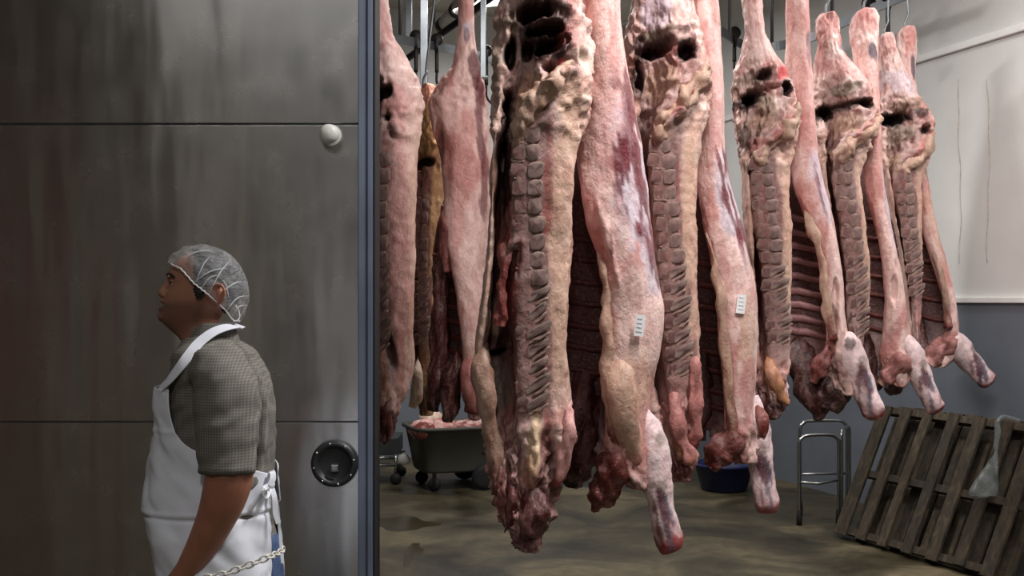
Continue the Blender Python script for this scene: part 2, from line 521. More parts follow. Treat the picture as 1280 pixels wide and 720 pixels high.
A_OPEN = 13
def rows(data, R):
    d = np.asarray(data, float)
    y = np.linspace(d[0, 0], d[-1, 0], R)
    out = np.stack([np.interp(y, d[:, 0], d[:, k]) for k in range(d.shape[1])], 1)
    k = np.array([1, 4, 6, 4, 1.0]); k /= k.sum()
    for _ in range(3):
        pad = np.concatenate([out[:1], out[:1], out, out[-1:], out[-1:]])
        sm = sum(k[i] * pad[i:i + R] for i in range(5))
        out[1:-1, 1:] = sm[1:-1, 1:]
    return out

def crom(ctrl, m):
    """closed Catmull-Rom for every row: ctrl (R,K,2) -> (R,K*m,2)"""
    R, K, _ = ctrl.shape
    out = np.zeros((R, K * m, 2))
    for k in range(K):
        a, b, c, d = ctrl[:, k - 1], ctrl[:, k], ctrl[:, (k + 1) % K], ctrl[:, (k + 2) % K]
        for j in range(m):
            t = j / m
            out[:, k * m + j] = 0.5 * ((2 * b) + (c - a) * t + (2 * a - 5 * b + 4 * c - d) * t * t + (3 * b - a - 3 * c + d) * t ** 3)
    return out

def ell(K, ph0, sgn):
    a = ph0 + sgn * 2 * np.pi * np.arange(K) / K
    return np.stack([0.5 + 0.5 * np.cos(a), 0.5 + 0.5 * np.sin(a)], 1)

def sect_A(r, dep):
    """split face towards the viewer. r columns: py xL xR xS sw D o"""
    px2m = dep / F
    xL, xR, xS = [(r[:, k] - 640) * px2m for k in (1, 2, 3)]
    sw = r[:, 4] * px2m; D = r[:, 5]; o = r[:, 6]
    W = xR - xL
    mid = 0.5 * (xS - sw + xL)
    S = lambda x, y: np.stack([x, y * D], 1)
    op = np.stack([S(xR - 0.02 * W, 0.14), S(xS + sw, 0.02), S(xS - sw, 0.0), S(xS - sw - 0.1 * (xS - sw - xL), 0.28), S(mid, 0.55),
                   S(xL + 0.32 * (mid - xL), 0.42), S(xL + 0.3 * (mid - xL), 0.16), S(xL + 0.1 * (mid - xL), 0.06), S(xL, 0.24),
                   S(xL + 0.1 * W, 0.75), S(xL + 0.5 * W, 1.0), S(xR - 0.08 * W, 0.76), S(xR, 0.42)], 1)
    a = -np.pi * np.array([8, 62, 90, 104, 118, 134, 150, 166, 184, 225, 270, 315, 342]) / 180.0
    cl = np.stack([np.stack([xL + W * (0.5 + 0.5 * np.cos(t)), D * (0.5 + 0.5 * np.sin(t))], 1) for t in a], 1)
    return cl * (1 - o)[:, None, None] + op * o[:, None, None]

def sect_B(r, dep):
    """belly edge towards the viewer. r columns: py xL xR s D o (s: spine shift to the left, px)"""
    px2m = dep / F
    xL, xR = (r[:, 1] - 640) * px2m, (r[:, 2] - 640) * px2m
    s = r[:, 3] * px2m; D = r[:, 4]; o = r[:, 5]
    W = xR - xL
    S = lambda x, y: np.stack([xL + x * W, y * D], 1)
    z0 = np.zeros_like(W)
    sn = s / np.maximum(W, 0.01)
    op = np.stack([S(z0, 0.07), S(0.25 + z0, -0.01), S(0.65 + z0, 0.03), S(1.0 + z0, 0.3), S(0.95 + z0, 0.62), S(0.55 + z0, 0.9),
                   S(-sn, 1.02), S(-sn - 0.06, 0.88), S(0.3 - 0.5 * sn, 0.74), S(0.66 + z0, 0.52), S(0.52 + z0, 0.28), S(0.06 + z0, 0.17)], 1)
    a = np.pi * np.array([200, 245, 290, 340, 20, 65, 95, 115, 130, 145, 162, 180]) / 180.0
    cl = np.stack([np.stack([xL + W * (0.5 + 0.5 * np.cos(t)), D * (0.5 + 0.5 * np.sin(t))], 1) for t in a], 1)
    return cl * (1 - o)[:, None, None] + op * o[:, None, None]

def grid_normals(V):
    du = np.roll(V, -1, 1) - np.roll(V, 1, 1)
    dv = np.gradient(V, axis=0)
    n = np.cross(du, dv)
    n /= (np.linalg.norm(n, axis=2, keepdims=True) + 1e-9)
    return n

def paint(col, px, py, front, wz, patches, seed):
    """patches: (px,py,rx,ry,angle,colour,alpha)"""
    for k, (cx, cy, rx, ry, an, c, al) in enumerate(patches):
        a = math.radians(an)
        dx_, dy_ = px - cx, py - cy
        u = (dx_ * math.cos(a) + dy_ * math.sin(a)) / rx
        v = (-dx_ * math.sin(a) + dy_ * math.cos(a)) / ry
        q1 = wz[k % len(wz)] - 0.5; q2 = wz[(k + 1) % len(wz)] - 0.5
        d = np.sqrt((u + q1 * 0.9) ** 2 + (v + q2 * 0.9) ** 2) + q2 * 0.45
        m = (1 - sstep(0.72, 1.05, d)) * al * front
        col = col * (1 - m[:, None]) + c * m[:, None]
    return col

def dent(V, px, py, front, dents, wz):
    for k, (cx, cy, rx, ry, an, dep) in enumerate(dents):
        a = math.radians(an)
        dx_, dy_ = px - cx, py - cy
        u = (dx_ * math.cos(a) + dy_ * math.sin(a)) / rx
        v = (-dx_ * math.sin(a) + dy_ * math.cos(a)) / ry
        d = np.sqrt(u * u + v * v) + (wz[k % len(wz)] - 0.5) * 1.1
        V[:, 1] += (1 - sstep(0.35, 1.05, d)) * dep * front
    return V

def lump(path, dep, seed, cbase, ctip=None, rough=0.012, n=28, m=8, patches=(), fl=1.0, taper=True):
    """shank, neck or lump: path of (px,py,yoff,radius_px) -> verts, faces, colours"""
    sp = smooth_path(path, m)
    pts = np.array([tuple(P(q[0], q[1], dep)) for q in sp]); pts[:, 1] += sp[:, 2]
    rad = np.maximum(sp[:, 3], 0.5) * dep / F
    if taper:
        tk = np.linspace(0, 1, len(rad))
        rad = rad * (.15 + .85 * sstep(0, .3, tk)); pts[:, 1] += .05 * (1 - sstep(0, .3, tk))
    v, fs = tube_np(pts, list(rad), n, True, fl)
    v = np.array(v)
    cen = np.repeat(pts, n, 0)
    nr = v - cen
    nr /= (np.linalg.norm(nr, axis=1, keepdims=True) + 1e-9)
    nz = fbm(v * np.array([22, 22, 12]), seed, 3) - 0.5
    v = v + nr * (nz * 3.2 * rough)[:, None]
    t = np.repeat(np.linspace(0, 1, len(pts)), n)
    c1 = cbase; c2 = cbase if ctip is None else ctip
    k = sstep(*((0.72, 0.97) if taper else (.66, .9)), t + (fbm(v * 30, seed + 5, 2) - 0.5) * 0.3)
    col = c1[None] * (1 - k[:, None]) + c2[None] * k[:, None]
    g = fbm(v * np.array([40, 40, 14]), seed + 9, 3)[:, None]
    col = col * (0.72 + 0.56 * g)
    fb = sstep(.5, .66, fbm(v * np.array([60, 60, 9]), seed + 21, 3))[:, None] * ((.5 if float(np.mean(cbase)) < .2 else .28) if taper else .0)
    lum = float(np.mean(cbase))
    col = col * (1 - fb) + (FATP * min(1.0, .3 + 3.0 * lum) if lum < .25 else RED) * fb * .8 + col * fb * .2
    if len(patches):
        px = 640 + v[:, 0] * F / dep; py = HZ - (v[:, 2] - CH) * F / dep
        wz = [fbm(v * np.array([26, 26, 12]), seed + 30 + q, 3) for q in range(3)]
        col = paint(col, px, py, np.ones(len(v)), wz, patches, seed)
    return v, fs, col

def noise_body(V3, seed, rough_row, relief):
    R, M, _ = V3.shape
    N = grid_normals(V3).reshape(-1, 3)
    V = V3.reshape(-1, 3)
    a = fbm(V * np.array([7, 7, 4]), seed, 3) - 0.5
    b = fbm(V * np.array([28, 28, 16]), seed + 50, 3) - 0.5
    r = 1 - np.abs(2 * fbm(V * np.array([16, 16, 10]), seed + 80, 3) - 1) * 2
    r2 = 1 - np.abs(2 * fbm(V * np.array([42, 42, 24]), seed + 85, 3) - 1) * 2
    rr = np.repeat(rough_row, M)
    return V, N, a * 0.03 * relief + b * (0.005 + .012 * np.clip(rr, 0, 1)) * relief + (r - 0.35) * 0.024 * rr + (r2 - 0.35) * 0.012 * rr, rr * sstep(0.15, -0.5, r * .6 + r2 * .4)

HALVES = []
def half(kind, name_label, dep, data, dents=(), patches=(), extras=(), seed=1, torn=(), R=260, m=10, group='beef halves hanging in a row',
         neck_py=None, spine=None, ribs=None, tint=None, vname='vertebra', streaks=()):
    """one hanging half of beef. data rows in pixels at depth dep"""
    K = 13 if kind == 'A' else 12
    r = rows(data, R)
    ctrl = sect_A(r, dep) if kind == 'A' else sect_B(r, dep)
    xy = crom(ctrl, m)
    M = K * m
    V3 = np.zeros((R, M, 3))
    V3[:, :, 0] = xy[:, :, 0]; V3[:, :, 1] = xy[:, :, 1] + dep
    V3[:, :, 2] = (CH + (HZ - r[:, 0]) * dep / F)[:, None]
    py_row = r[:, 0]
    rough = np.full(R, 0.22 if kind == 'A' else 0.07)
    for (a, b, s) in torn:
        rough = np.maximum(rough, s * sstep(a - 25, a + 10, py_row) * (1 - sstep(b - 10, b + 25, py_row)))
    o = r[:, 6] if kind == 'A' else r[:, 5]
    Wm = (r[:, 2] - r[:, 1]) * dep / F
    relief = np.repeat(np.clip(Wm / 0.2, 0.25, 1.0), M)
    base3 = V3.copy()
    V, N, disp, crev = noise_body(V3, seed, rough, relief)
    cpar = np.tile(np.arange(M) / m, R)
    ys = (xy[:, :, 1] / np.maximum(r[:, 5 if kind == 'A' else 4][:, None], 1e-3)).reshape(-1)
    if kind == 'A': fr = ((cpar < 8.3) | (cpar > 12.2)).astype(float)
    else: fr = ((cpar < 3.4) | (cpar > 10.6)).astype(float)
    # sign: make the normal point outward (away from the section centre at the back)
    ctr = np.repeat(V3.mean(1), M, 0)
    back = (ys > 0.9)
    sg = np.sign(((V - ctr) * N).sum(1)[back].mean())
    V = V + N * (disp * sg)[:, None]
    px = 640 + base3.reshape(-1, 3)[:, 0] * F / dep
    py = np.repeat(py_row, M)
    wz = [fbm(base3.reshape(-1, 3) * np.array([24, 24, 11]), seed + 200 + q, 3) for q in range(4)]
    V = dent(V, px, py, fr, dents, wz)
    # ---- colours
    oo = np.repeat(o, M)
    n1 = fbm(V * np.array([9, 9, 4]), seed + 11, 3); n2 = fbm(V * np.array([34, 34, 13]), seed + 12, 3); n3 = fbm(V * np.array([60, 60, 9]), seed + 13, 3)
    fat = FAT if tint is None else tint
    col = fat[None] * np.ones((len(V), 1))
    k = sstep(0.46, 0.68, n1)[:, None] * 0.75
    col = col * (1 - k) + PINK * k
    k = sstep(0.54, 0.7, n2)[:, None] * (0.55 if kind == 'A' else .35)
    col = col * (1 - k) + RED * k
    def reg(lo, hi, c, al, soft=0.3):
        nonlocal col
        q = cpar + (n2 - 0.5) * 0.7
        mk = (sstep(lo - soft, lo + soft, q) * (1 - sstep(hi - soft, hi + soft, q)) * oo * al)[:, None]
        cc = c * (0.55 + 0.9 * n3[:, None])
        col = col * (1 - mk) + cc * mk
    if kind == 'A':
        reg(0.7, 2.3, SPINE * .62, 0.9); reg(2.4, 5.9, DRED * 0.8, 0.95); reg(5.9, 8.2, TAN * 0.8, 0.7); reg(11.9, 13.5, TAN, 0.75); reg(-0.5, 0.7, TAN, 0.75)
    else:
        reg(6.4, 11.0, DRED * 0.55, 0.97); reg(11.0, 12.6, PINK, 0.7); reg(-0.6, 0.25, PINK, 0.6)
    if neck_py:
        mk = sstep(neck_py - 30, neck_py + 40, py + (n1 - 0.5) * 120)[:, None] * 0.85
        st = sstep(.5, .68, fbm(V * np.array([70, 70, 8]), seed + 19, 3))[:, None]
        col = col * (1 - mk) + (DRED * (0.6 + 0.9 * n3[:, None]) * (1 - st) + FATP * .75 * st) * mk
    ck = np.clip(crev, 0, 1)[:, None] * .7
    col = col * (1 - ck) + RED * .8 * ck
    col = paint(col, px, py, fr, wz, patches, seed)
    for (cx_, cy_, rx, ry, an) in streaks:              # muscle showing in streaks through the membrane
        a = math.radians(an); e1, e2 = px - cx_, py - cy_
        u = e1 * math.cos(a) + e2 * math.sin(a); v_ = -e1 * math.sin(a) + e2 * math.cos(a)
        sc = dep / 3.86
        sn = fbm(np.stack([u * sc / 6.5, v_ * sc / 55, 0 * u + seed], 1), seed + 77, 3)
        mk = (sstep(.5, .6, sn) * (1 - sstep(.6, 1.05, np.sqrt((u / rx) ** 2 + (v_ / ry) ** 2))) * fr * .88)[:, None]
        col = col * (1 - mk) + MAROON * mk
    col = col * (0.84 + 0.32 * n2[:, None])
    FS = quads(R, M)
    VV = V.tolist(); 
    top = len(VV); VV.append(V[:M].mean(0).tolist()); bot = len(VV); VV.append(V[-M:].mean(0).tolist())
    colx = np.concatenate([col, col[:1], col[-M:].mean(0)[None]])
    for c in range(M):
        FS.append((top, (c + 1) % M, c)); FS.append((bot, (R - 1) * M + c, (R - 1) * M + (c + 1) % M))
    parts = [(VV, FS, colx)] + list(extras)
    zmin = min(float(np.min(np.asarray(p[0])[:, 2])) for p in parts)
    cx = float(V[:, 0].mean())
    root = empty('beef_half', (cx, dep + 0.1, zmin), name_label, 'carcass', group)
    multi('carcass_body', parts, M_MEAT, root)
    hang = Vector((float(V[:M, 0].mean()), float(V[:M, 1].mean()), float(V[0, 2])))
    HALVES.append((root, hang, name_label))
    # ---- backbone pieces on the split face
    if spine is not None:
        path, n, wpx, y_off = spine
        sp = smooth_path(path, 12)
        seg = np.concatenate([[0], np.cumsum(np.linalg.norm(np.diff(sp[:, :2], axis=0), axis=1))])
        tt = np.linspace(0, seg[-1], n + 1)
        for q in range(n):
            t = 0.5 * (tt[q] + tt[q + 1])
            cxp = np.interp(t, seg, sp[:, 0]); cyp = np.interp(t, seg, sp[:, 1])
            a = np.array([np.interp(tt[q], seg, sp[:, 0]), np.interp(tt[q], seg, sp[:, 1])]); b = np.array([np.interp(tt[q + 1], seg, sp[:, 0]), np.interp(tt[q + 1], seg, sp[:, 1])])
            ang = math.atan2(b[0] - a[0], b[1] - a[1])
            h = (tt[q + 1] - tt[q]) * dep / F
            # surface depth at that place
            ri = int(np.clip(np.searchsorted(py_row, cyp), 0, R - 1))
            sel = slice(int(0.2 * m), int(2.6 * m))
            rowv = V.reshape(R, M, 3)[ri, sel]
            j = np.argmin(np.abs(rowv[:, 0] - (cxp - 640) * dep / F))
            ysurf = rowv[j, 1]
            loc = P(cxp, cyp, dep); loc.y = ysurf + y_off
            vo = bpy.data.objects.new(vname, VERT[(q + seed) % 4 + (4 if q > n * .5 else 0)])
            COL.objects.link(vo)
            vo.parent = root
            vo.location = loc - root.location
            wm = wpx * dep / F * (1 + 0.12 * math.sin(q * 2.1 + seed))
            vo.scale = (wm * 1.12, min(wm * 0.2, 0.013), h * 1.14)
            vo.rotation_euler = (0, ang * 0.9 + 0.06 * math.sin(q * 3.3 + seed), 0)
    # ---- ribs lining the cavity
    if ribs is not None:
        pys, c0, c1, rad = ribs[:4]; rcol = lin((150, 108, 108)) if len(ribs) < 5 else ribs[4]
        W3 = V.reshape(R, M, 3)
        for q, pyr in enumerate(pys):
            pts = []
            ri0 = np.searchsorted(py_row, pyr)
            cs = np.linspace(c0, c1, 16)
            for e, cc in enumerate(cs):
                ri = int(np.clip(ri0 + (e - 8) * 0.7, 0, R - 1))
                j = int(cc * m) % M
                p = W3[ri, j]; nn = N.reshape(R, M, 3)[ri, j] * sg
                pts.append(Vector(p) + Vector(nn) * rad * 0.25)
            v, fs = tube_np(pts, [rad * (0.75 + 0.25 * math.sin(e * 0.4)) for e in range(16)], 8, True, 1.5)
            v = np.array(v)
            cc = (rcol * (0.7 + 0.6 * fbm(v * 40, q, 2)[:, None]))
            link('rib', np_mesh('rib', v, fs, cc), M_MEAT, root)
    return root

# ---- shared split-vertebra meshes: vertebral body, canal wall and slanted spinous process
def vertebra_mesh(k, thor=False):
    rnd = random.Random(k)
    parts = []
    def blob(cx, cz, sx, sz, sy, shear, c, seed):
        v = []; nu, nv = 16, 9
        for i in range(nv + 1):
            th = math.pi * i / nv
            for q in range(nu):
                a = 2 * math.pi * q / nu
                f = lambda t: math.copysign(abs(t) ** 0.5, t)
                xx = f(math.cos(a)) * abs(math.sin(th)) ** 0.5; zz = f(math.sin(a)) * abs(math.sin(th)) ** 0.5; yy = math.copysign(abs(math.cos(th)) ** 0.8, math.cos(th))
                v.append((cx + sx * xx, sy * yy, cz + sz * zz + shear * xx * sx))
        v = np.array(v)
        nn = fbm(v * 4 + seed * 3.1, seed, 3) - 0.5
        v[:, 1] += nn * 0.9
        v[:, 2] += (fbm(v * 4 + 7, seed + 6, 2) - 0.5) * 0.16
        v[:, 0] += (fbm(v * 5 + 9, seed + 3, 2) - 0.5) * 0.1
        rim = sstep(0.55, 0.95, np.maximum(np.abs(v[:, 0] - cx) / sx, np.abs(v[:, 2] - cz) / sz))[:, None]
        cc = c * (1 - 0.45 * rim) + BONE * 0.62 * 0.45 * rim
        cc = cc * (0.4 + 0.85 * fbm(v * 6, seed + 8, 3)[:, None])
        parts.append((v, quads(nv + 1, nu), cc))
    if thor:
        blob(-0.3, -.1, 0.2, 0.38, 0.6, 0.2, lin((112, 70, 68)), k * 5 + 1)
        blob(0.15, 0.1, 0.36, 0.24, 0.7, 1.0, lin((124, 96, 94)), k * 5 + 2)
        blob(0.2, -.28, 0.3, 0.08, 0.4, 1.0, lin((164, 128, 120)), k * 5 + 3)
    else:
        blob(-0.26, 0.0, 0.24, 0.40, 0.5, 0.05, lin((122, 80, 78)), k * 5 + 1)
        blob(0.22, 0.03, 0.24, 0.40, 0.8, 0.25, lin((136, 106, 102)), k * 5 + 2)
        blob(-0.22, 0.47, 0.24, 0.06, 0.4, 0.0, lin((160, 124, 116)), k * 5 + 3)
    V = []; FS = []; C = []
    for v, fs, c in parts:
        b = len(V); V += v.tolist(); FS += [tuple(i + b for i in f) for f in fs]; C.append(c)
    me = np_mesh('vertebra', V, FS, np.concatenate(C))
    me.materials.append(M_MEAT)
    me.polygons.foreach_set('use_smooth', [True] * len(me.polygons))
    return me
VERT = [vertebra_mesh(k) for k in range(4)] + [vertebra_mesh(k + 4, True) for k in range(4)]

def shank(path, dep, seed, extra_patches=()):  # fore shank with its sawn end
    pts = smooth_path(path, 2)
    mx_, my_ = path[len(path) // 2][0], path[len(path) // 2][1]
    ex, ey, er = path[-2][0], path[-2][1], path[-2][3]
    r = path[len(path) // 2][3]
    pat = [(mx_, my_ - r * 0.2, r * 0.5, r * 1.6, -14, PURP * .7, 0.95), (mx_ + r * 0.5, my_ + r * 0.2, r * 0.24, r * 1.4, -14, BLUEM * .7, 0.9),
           (mx_ - r * 0.55, my_ + r * 0.1, r * 0.2, r * 0.9, -10, MAROON * 0.6, 0.7), (mx_ + r * 0.4, my_ + r * 2.0, r * 0.22, r * 1.3, -14, BLUEM * 0.6, 0.8), (mx_ - r * .2, my_ + r * 2.2, r * .14, r * 1.2, -14, MAROON, .7), (mx_ - r * .1, my_ - r * 1.8, r * .5, r * .5, 0, GREYT * .6, .6)] + list(extra_patches)
    a = lump(path, dep, seed, FAT * .55 + MEMB * 0.4, lin((150, 66, 66)), 0.008, 28, 10, pat, taper=False)
    tip = path[-1]
    p0 = path[-2]
    dxx, dyy = tip[0] - p0[0], tip[1] - p0[1]
    ln = math.hypot(dxx, dyy) + 1e-6
    bone = lump([(tip[0] - dxx / ln * er * 0.5, tip[1] - dyy / ln * er * .5, tip[2], er * 0.45), (tip[0] + dxx / ln * er * 0.05, tip[1] + dyy / ln * er * .05, tip[2], er * 0.42),
                 (tip[0] + dxx / ln * er * 0.12, tip[1] + dyy / ln * er * .12, tip[2], er * 0.25)], dep, seed + 3, BONE * 0.8, RED, 0.003, 14, 3, taper=False)
    return [a, bone]

# ================= pair 1 (nearest)
dA, dB = 3.68, 3.86
A1 = half('A', 'wide split-faced beef half with its neck hanging closest to the floor', dA, [
    # py   xL   xR   xS  sw   D    o
    (-255, 656, 684, 668, 8, .07, 0), (-180, 655, 688, 670, 9, .09, 0), (-90, 640, 716, 680, 14, .2, 0), (-20, 629, 731, 700, 14, .3, .1),
    (30, 625, 738, 705, 14, .33, .35), (70, 622, 740, 706, 14, .34, .5), (105, 621, 738, 700, 14, .34, .6), (140, 619, 733, 675, 16, .33, .7), (170, 617, 724, 660, 19, .32, .9),
    (205, 615, 717, 664, 19, .31, 1), (260, 613, 715, 662, 19, .31, 1), (310, 611, 716, 661, 19, .32, 1), (360, 606, 712, 664, 18, .33, 1), (410, 600, 710, 665, 18, .33, 1),
    (440, 594, 710, 666, 18, .33, .9), (460, 594, 712, 667, 18, .32, .9), (505, 603, 715, 668, 17, .3, .7), (540, 607, 716, 668, 16, .27, .45), (570, 611, 712, 668, 15, .24, .25),
    (600, 617, 700, 665, 14, .21, .1), (630, 624, 692, 662, 12, .18, 0), (650, 632, 689, 662, 12, .15, 0), (668, 645, 676, 660, 8, .1, 0), (684, 652, 667, 660, 6, .06, 0), (689, 655, 664, 660, 4, .03, 0)],
    dents=[(672, 10, 28, 14, 5, .15), (684, 33, 22, 9, 0, .13), (690, 52, 22, 14, -25, .13), (664, 55, 12, 16, 30, .1), (637, 60, 9, 24, 12, .1), (633, 125, 7, 30, 8, .09), (628, 190, 7, 40, 4, .1),
           (688, 82, 8, 8, 0, .08), (612, 447, 26, 5, -22, .06), (643, 330, 8, 30, 10, .06), (655, 590, 5, 40, 0, .03), (690, 570, 6, 30, 15, .03), (640, 600, 4, 40, -5, .03),
           (715, 60, 18, 18, 0, -.03), (668, 95, 18, 22, 30, -.03), (700, 95, 30, 8, -35, -.045), (672, 122, 30, 9, -45, -.05), (651, 150, 10, 26, 15, -.05), (637, 350, 10, 60, 0, -.03), (668, 575, 10, 45, 3, -.03), (700, 545, 12, 40, -8, -.025), (672, 645, 16, 14, 0, -.03)],
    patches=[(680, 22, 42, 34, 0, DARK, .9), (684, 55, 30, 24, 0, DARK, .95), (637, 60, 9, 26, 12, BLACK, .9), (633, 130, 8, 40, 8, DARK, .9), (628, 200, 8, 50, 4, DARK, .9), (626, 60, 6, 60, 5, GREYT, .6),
             (640, 25, 10, 14, 0, GREYT, .8), (705, 45, 12, 22, 20, RED * 1.3, .5), (702, 85, 12, 14, 0, BRIGHT, .55), (727, 68, 14, 12, 0, BONE, .6), (703, 96, 12, 7, 0, FAT, .6),
             (664, 110, 18, 30, 10, TAN, .9), (712, 135, 18, 50, 3, TAN * .95, .9), (687, 165, 6, 25, 0, RED, .5), (680, 112, 40, 10, -42, TAN * .85, .8), (651, 155, 9, 26, 15, TAN * .85, .9),
             (698, 330, 14, 150, 0, TAN, .7), (684, 245, 6, 60, 0, RED * 1.15, .6), (692, 265, 9, 18, -20, RED, .35), (632, 290, 10, 40, 12, PINK * 1.1, .8), (645, 335, 7, 40, 10, RED * .7, .9), (640, 370, 9, 40, 0, RED * .9, .8), (624, 402, 7, 6, 0, BRIGHT * .8, .7),
             (615, 400, 12, 30, 0, TAN * .75, .8), (611, 447, 26, 5, -22, BLACK, .95), (625, 485, 14, 40, 0, GREYT * .8, .8), (645, 450, 5, 90, 0, DRED, .8),
             (668, 555, 9, 50, 3, CREAM * .95, .9), (662, 590, 8, 30, 3, ORANGE, .55), (697, 545, 8, 45, -8, FAT * .9, .6), (684, 560, 8, 40, 3, DRED, .7), (690, 525, 14, 14, 0, RED * 1.3, .5),
             (672, 645, 18, 15, 0, DARK, .8), (658, 675, 9, 18, 0, DRED * .8, .8), (620, 572, 10, 10, 0, DARK, .85), (631, 610, 5, 30, -4, RED, .6), (645, 620, 5, 45, -4, FATP * .8, .5), (650, 560, 6, 40, 0, DRED * .9, .6)],
    extras=[lump([(724, 72, .05, 5), (708, 88, .0, 11), (692, 108, -.01, 11), (670, 130, -.015, 11), (655, 150, -.012, 10), (649, 170, -.005, 8), (650, 190, .02, 5)], dA, 501, TAN * .8, TAN * .7, .028, 24, 10, taper=False),lump([(645, 590, .0, 8), (640, 630, .0, 9), (634, 655, .02, 5), (630, 668, .03, 2)], dA, 41, DRED, DARK, .02),
            lump([(663, 610, -.02, 12), (672, 640, -.03, 15), (664, 668, 0, 10), (660, 688, .02, 6)], dA, 42, DRED * .8, DARK, .03),
            lump([(640, 250, .05, 6), (636, 300, .03, 7), (630, 350, .01, 7), (626, 390, -.0, 7), (624, 408, -.0, 5)], dA, 43, RED * .8, RED * 1.1, .02),
            lump([(604, 420, .06, 12), (600, 445, .03, 13), (606, 490, .03, 13), (614, 540, .04, 12), (619, 580, .04, 10), (622, 620, .03, 6)], dA, 44, TAN * .7, DRED, .014),
            lump([(712, 500, .05, 9), (712, 540, .02, 10), (704, 580, .03, 9), (693, 610, .04, 5)], dA, 45, FATP * .85, RED, .012)],
    seed=3, torn=[(0, 160, 1.0), (540, 690, 1.3)], R=330, neck_py=560,
    spine=([(656, 158), (657, 180), (659, 210), (661, 280), (664, 330), (666, 380), (666, 440), (666, 515)], 16, 36, .004))
B1 = half('B', 'pale outer-faced beef half whose bluish shank hangs over the open floor', dB, [
    # py   xL   xR   s   D   o
    (-240, 742, 768, 0, .08, 0), (-160, 740, 770, 0, .1, 0), (-80, 736, 774, 4, .2, 0), (0, 728, 779, 8, .3, .1), (60, 728, 788, 16, .36, .2), (130, 724, 800, 24, .4, .4), (180, 724, 809, 30, .42, .6), (230, 728, 816, 38, .42, 1),
    (280, 737, 822, 45, .42, 1), (320, 751, 827, 55, .42, 1), (360, 758, 831, 60, .41, 1), (400, 757, 833, 60, .4, 1), (440, 758, 830, 55, .38, 1), (480, 758, 822, 50, .36, 1), (520, 758, 818, 44, .33, .9),
    (550, 760, 820, 36, .3, .8), (575, 764, 820, 26, .26, .6), (595, 772, 818, 15, .2, .4), (608, 786, 812, 8, .12, .2), (613, 795, 806, 4, .05, 0)],
    dents=[(750, 470, 9, 60, 0, .05), (778, 545, 12, 16, 10, .06), (800, 300, 5, 20, 0, .015), (760, 300, 6, 60, -14, -.015)],
    patches=[(794, 215, 26, 100, -9, MEMB, .85), (812, 310, 14, 60, -10, MEMB, .8), (780, 270, 14, 50, -10, MEMB * 1.02, .7), (790, 135, 7, 70, -6, MAROON * 1.15, .9), (776, 180, 5, 26, -3, PURP, .7), (784, 150, 7, 60, -5, MAROON, .8), (783, 195, 6, 30, -6, MAROON, .9), (794, 170, 4, 60, -7, MAROON, .9), (802, 195, 4, 40, -8, MAROON * 1.1, .9), (769, 206, 8, 14, -35, MAROON, .95), (778, 226, 4, 9, -12, MAROON * .7, .9),
             (800, 222, 4, 22, -10, MAROON, .95), (807, 245, 4, 30, -14, MAROON * .9, .9), (799, 288, 6, 13, -14, MAROON, .95), (812, 255, 3, 30, -8, PURP, .9), (819, 278, 4, 13, -4, MAROON, .9), (822, 330, 3, 30, -14, PURP, .8), (815, 300, 2, 26, -26, PURP, .7), (772, 300, 16, 45, 0, FAT * 1.02, .6),
             (754, 320, 4, 30, -8, RED * 1.2, .7), (745, 280, 6, 50, -10, PINK, .7), (764, 305, 2.5, 20, -5, MAROON, .8), (760, 150, 20, 120, 0, FATP, .45), (745, 50, 16, 60, 0, FAT, .7), (722, 25, 10, 20, -20, MEMB, .7),
             (795, 480, 26, 60, 5, TAN * 1.05, .7), (760, 480, 7, 70, 0, RED * .8, .7), (778, 540, 12, 18, 0, DARK, .9), (805, 570, 14, 26, 0, PINK * .85, .6), (800, 420, 26, 50, 0, FAT * .95, .5), (764, 420, 6, 30, 0, TAN * .8, .6)],
    extras=shank([(805, 520, .1, 14), (815, 545, .08, 18), (822, 575, .06, 20), (824, 605, .05, 19), (828, 635, .04, 16), (834, 660, .03, 17), (839, 680, .03, 18), (842, 690, .03, 13)], dB, 60,
                 [(826, 552, 8, 12, 0, GREYT, .7), (800, 590, 8, 40, -14, TAN * .6, .8)]) +
           [lump([(735, 440, .3, 12), (738, 500, .28, 22), (732, 560, .26, 26), (725, 600, .26, 20), (722, 625, .26, 8)], dB, 61, DRED * .7, DARK, .03),
            lump([(790, 555, .1, 16), (778, 580, .06, 22), (765, 603, .05, 20), (750, 625, .05, 14), (740, 642, .05, 5)], dB, 62, RED * .55, RED * .7, .03),
            lump([(735, 250, .04, 4), (745, 300, .03, 5), (759, 350, .02, 5), (758, 400, .02, 5), (762, 470, .02, 8), (764, 520, .02, 8), (772, 560, .03, 6)], dB, 63, TAN * .8, RED * .7, .014),
            lump([(772, 420, .05, 14), (774, 470, .01, 20), (780, 515, .0, 20), (790, 555, .02, 15), (796, 580, .03, 8)], dB, 64, TAN * .95, PINK * .8, .008)],
    seed=21, torn=[(560, 640, .8)], R=300, neck_py=600, streaks=[(788, 195, 34, 125, -8), (818, 310, 12, 60, -12)], ribs=([300, 330, 360, 390, 420, 450, 480, 510], 7.0, 10.6, .008, DRED * .8))

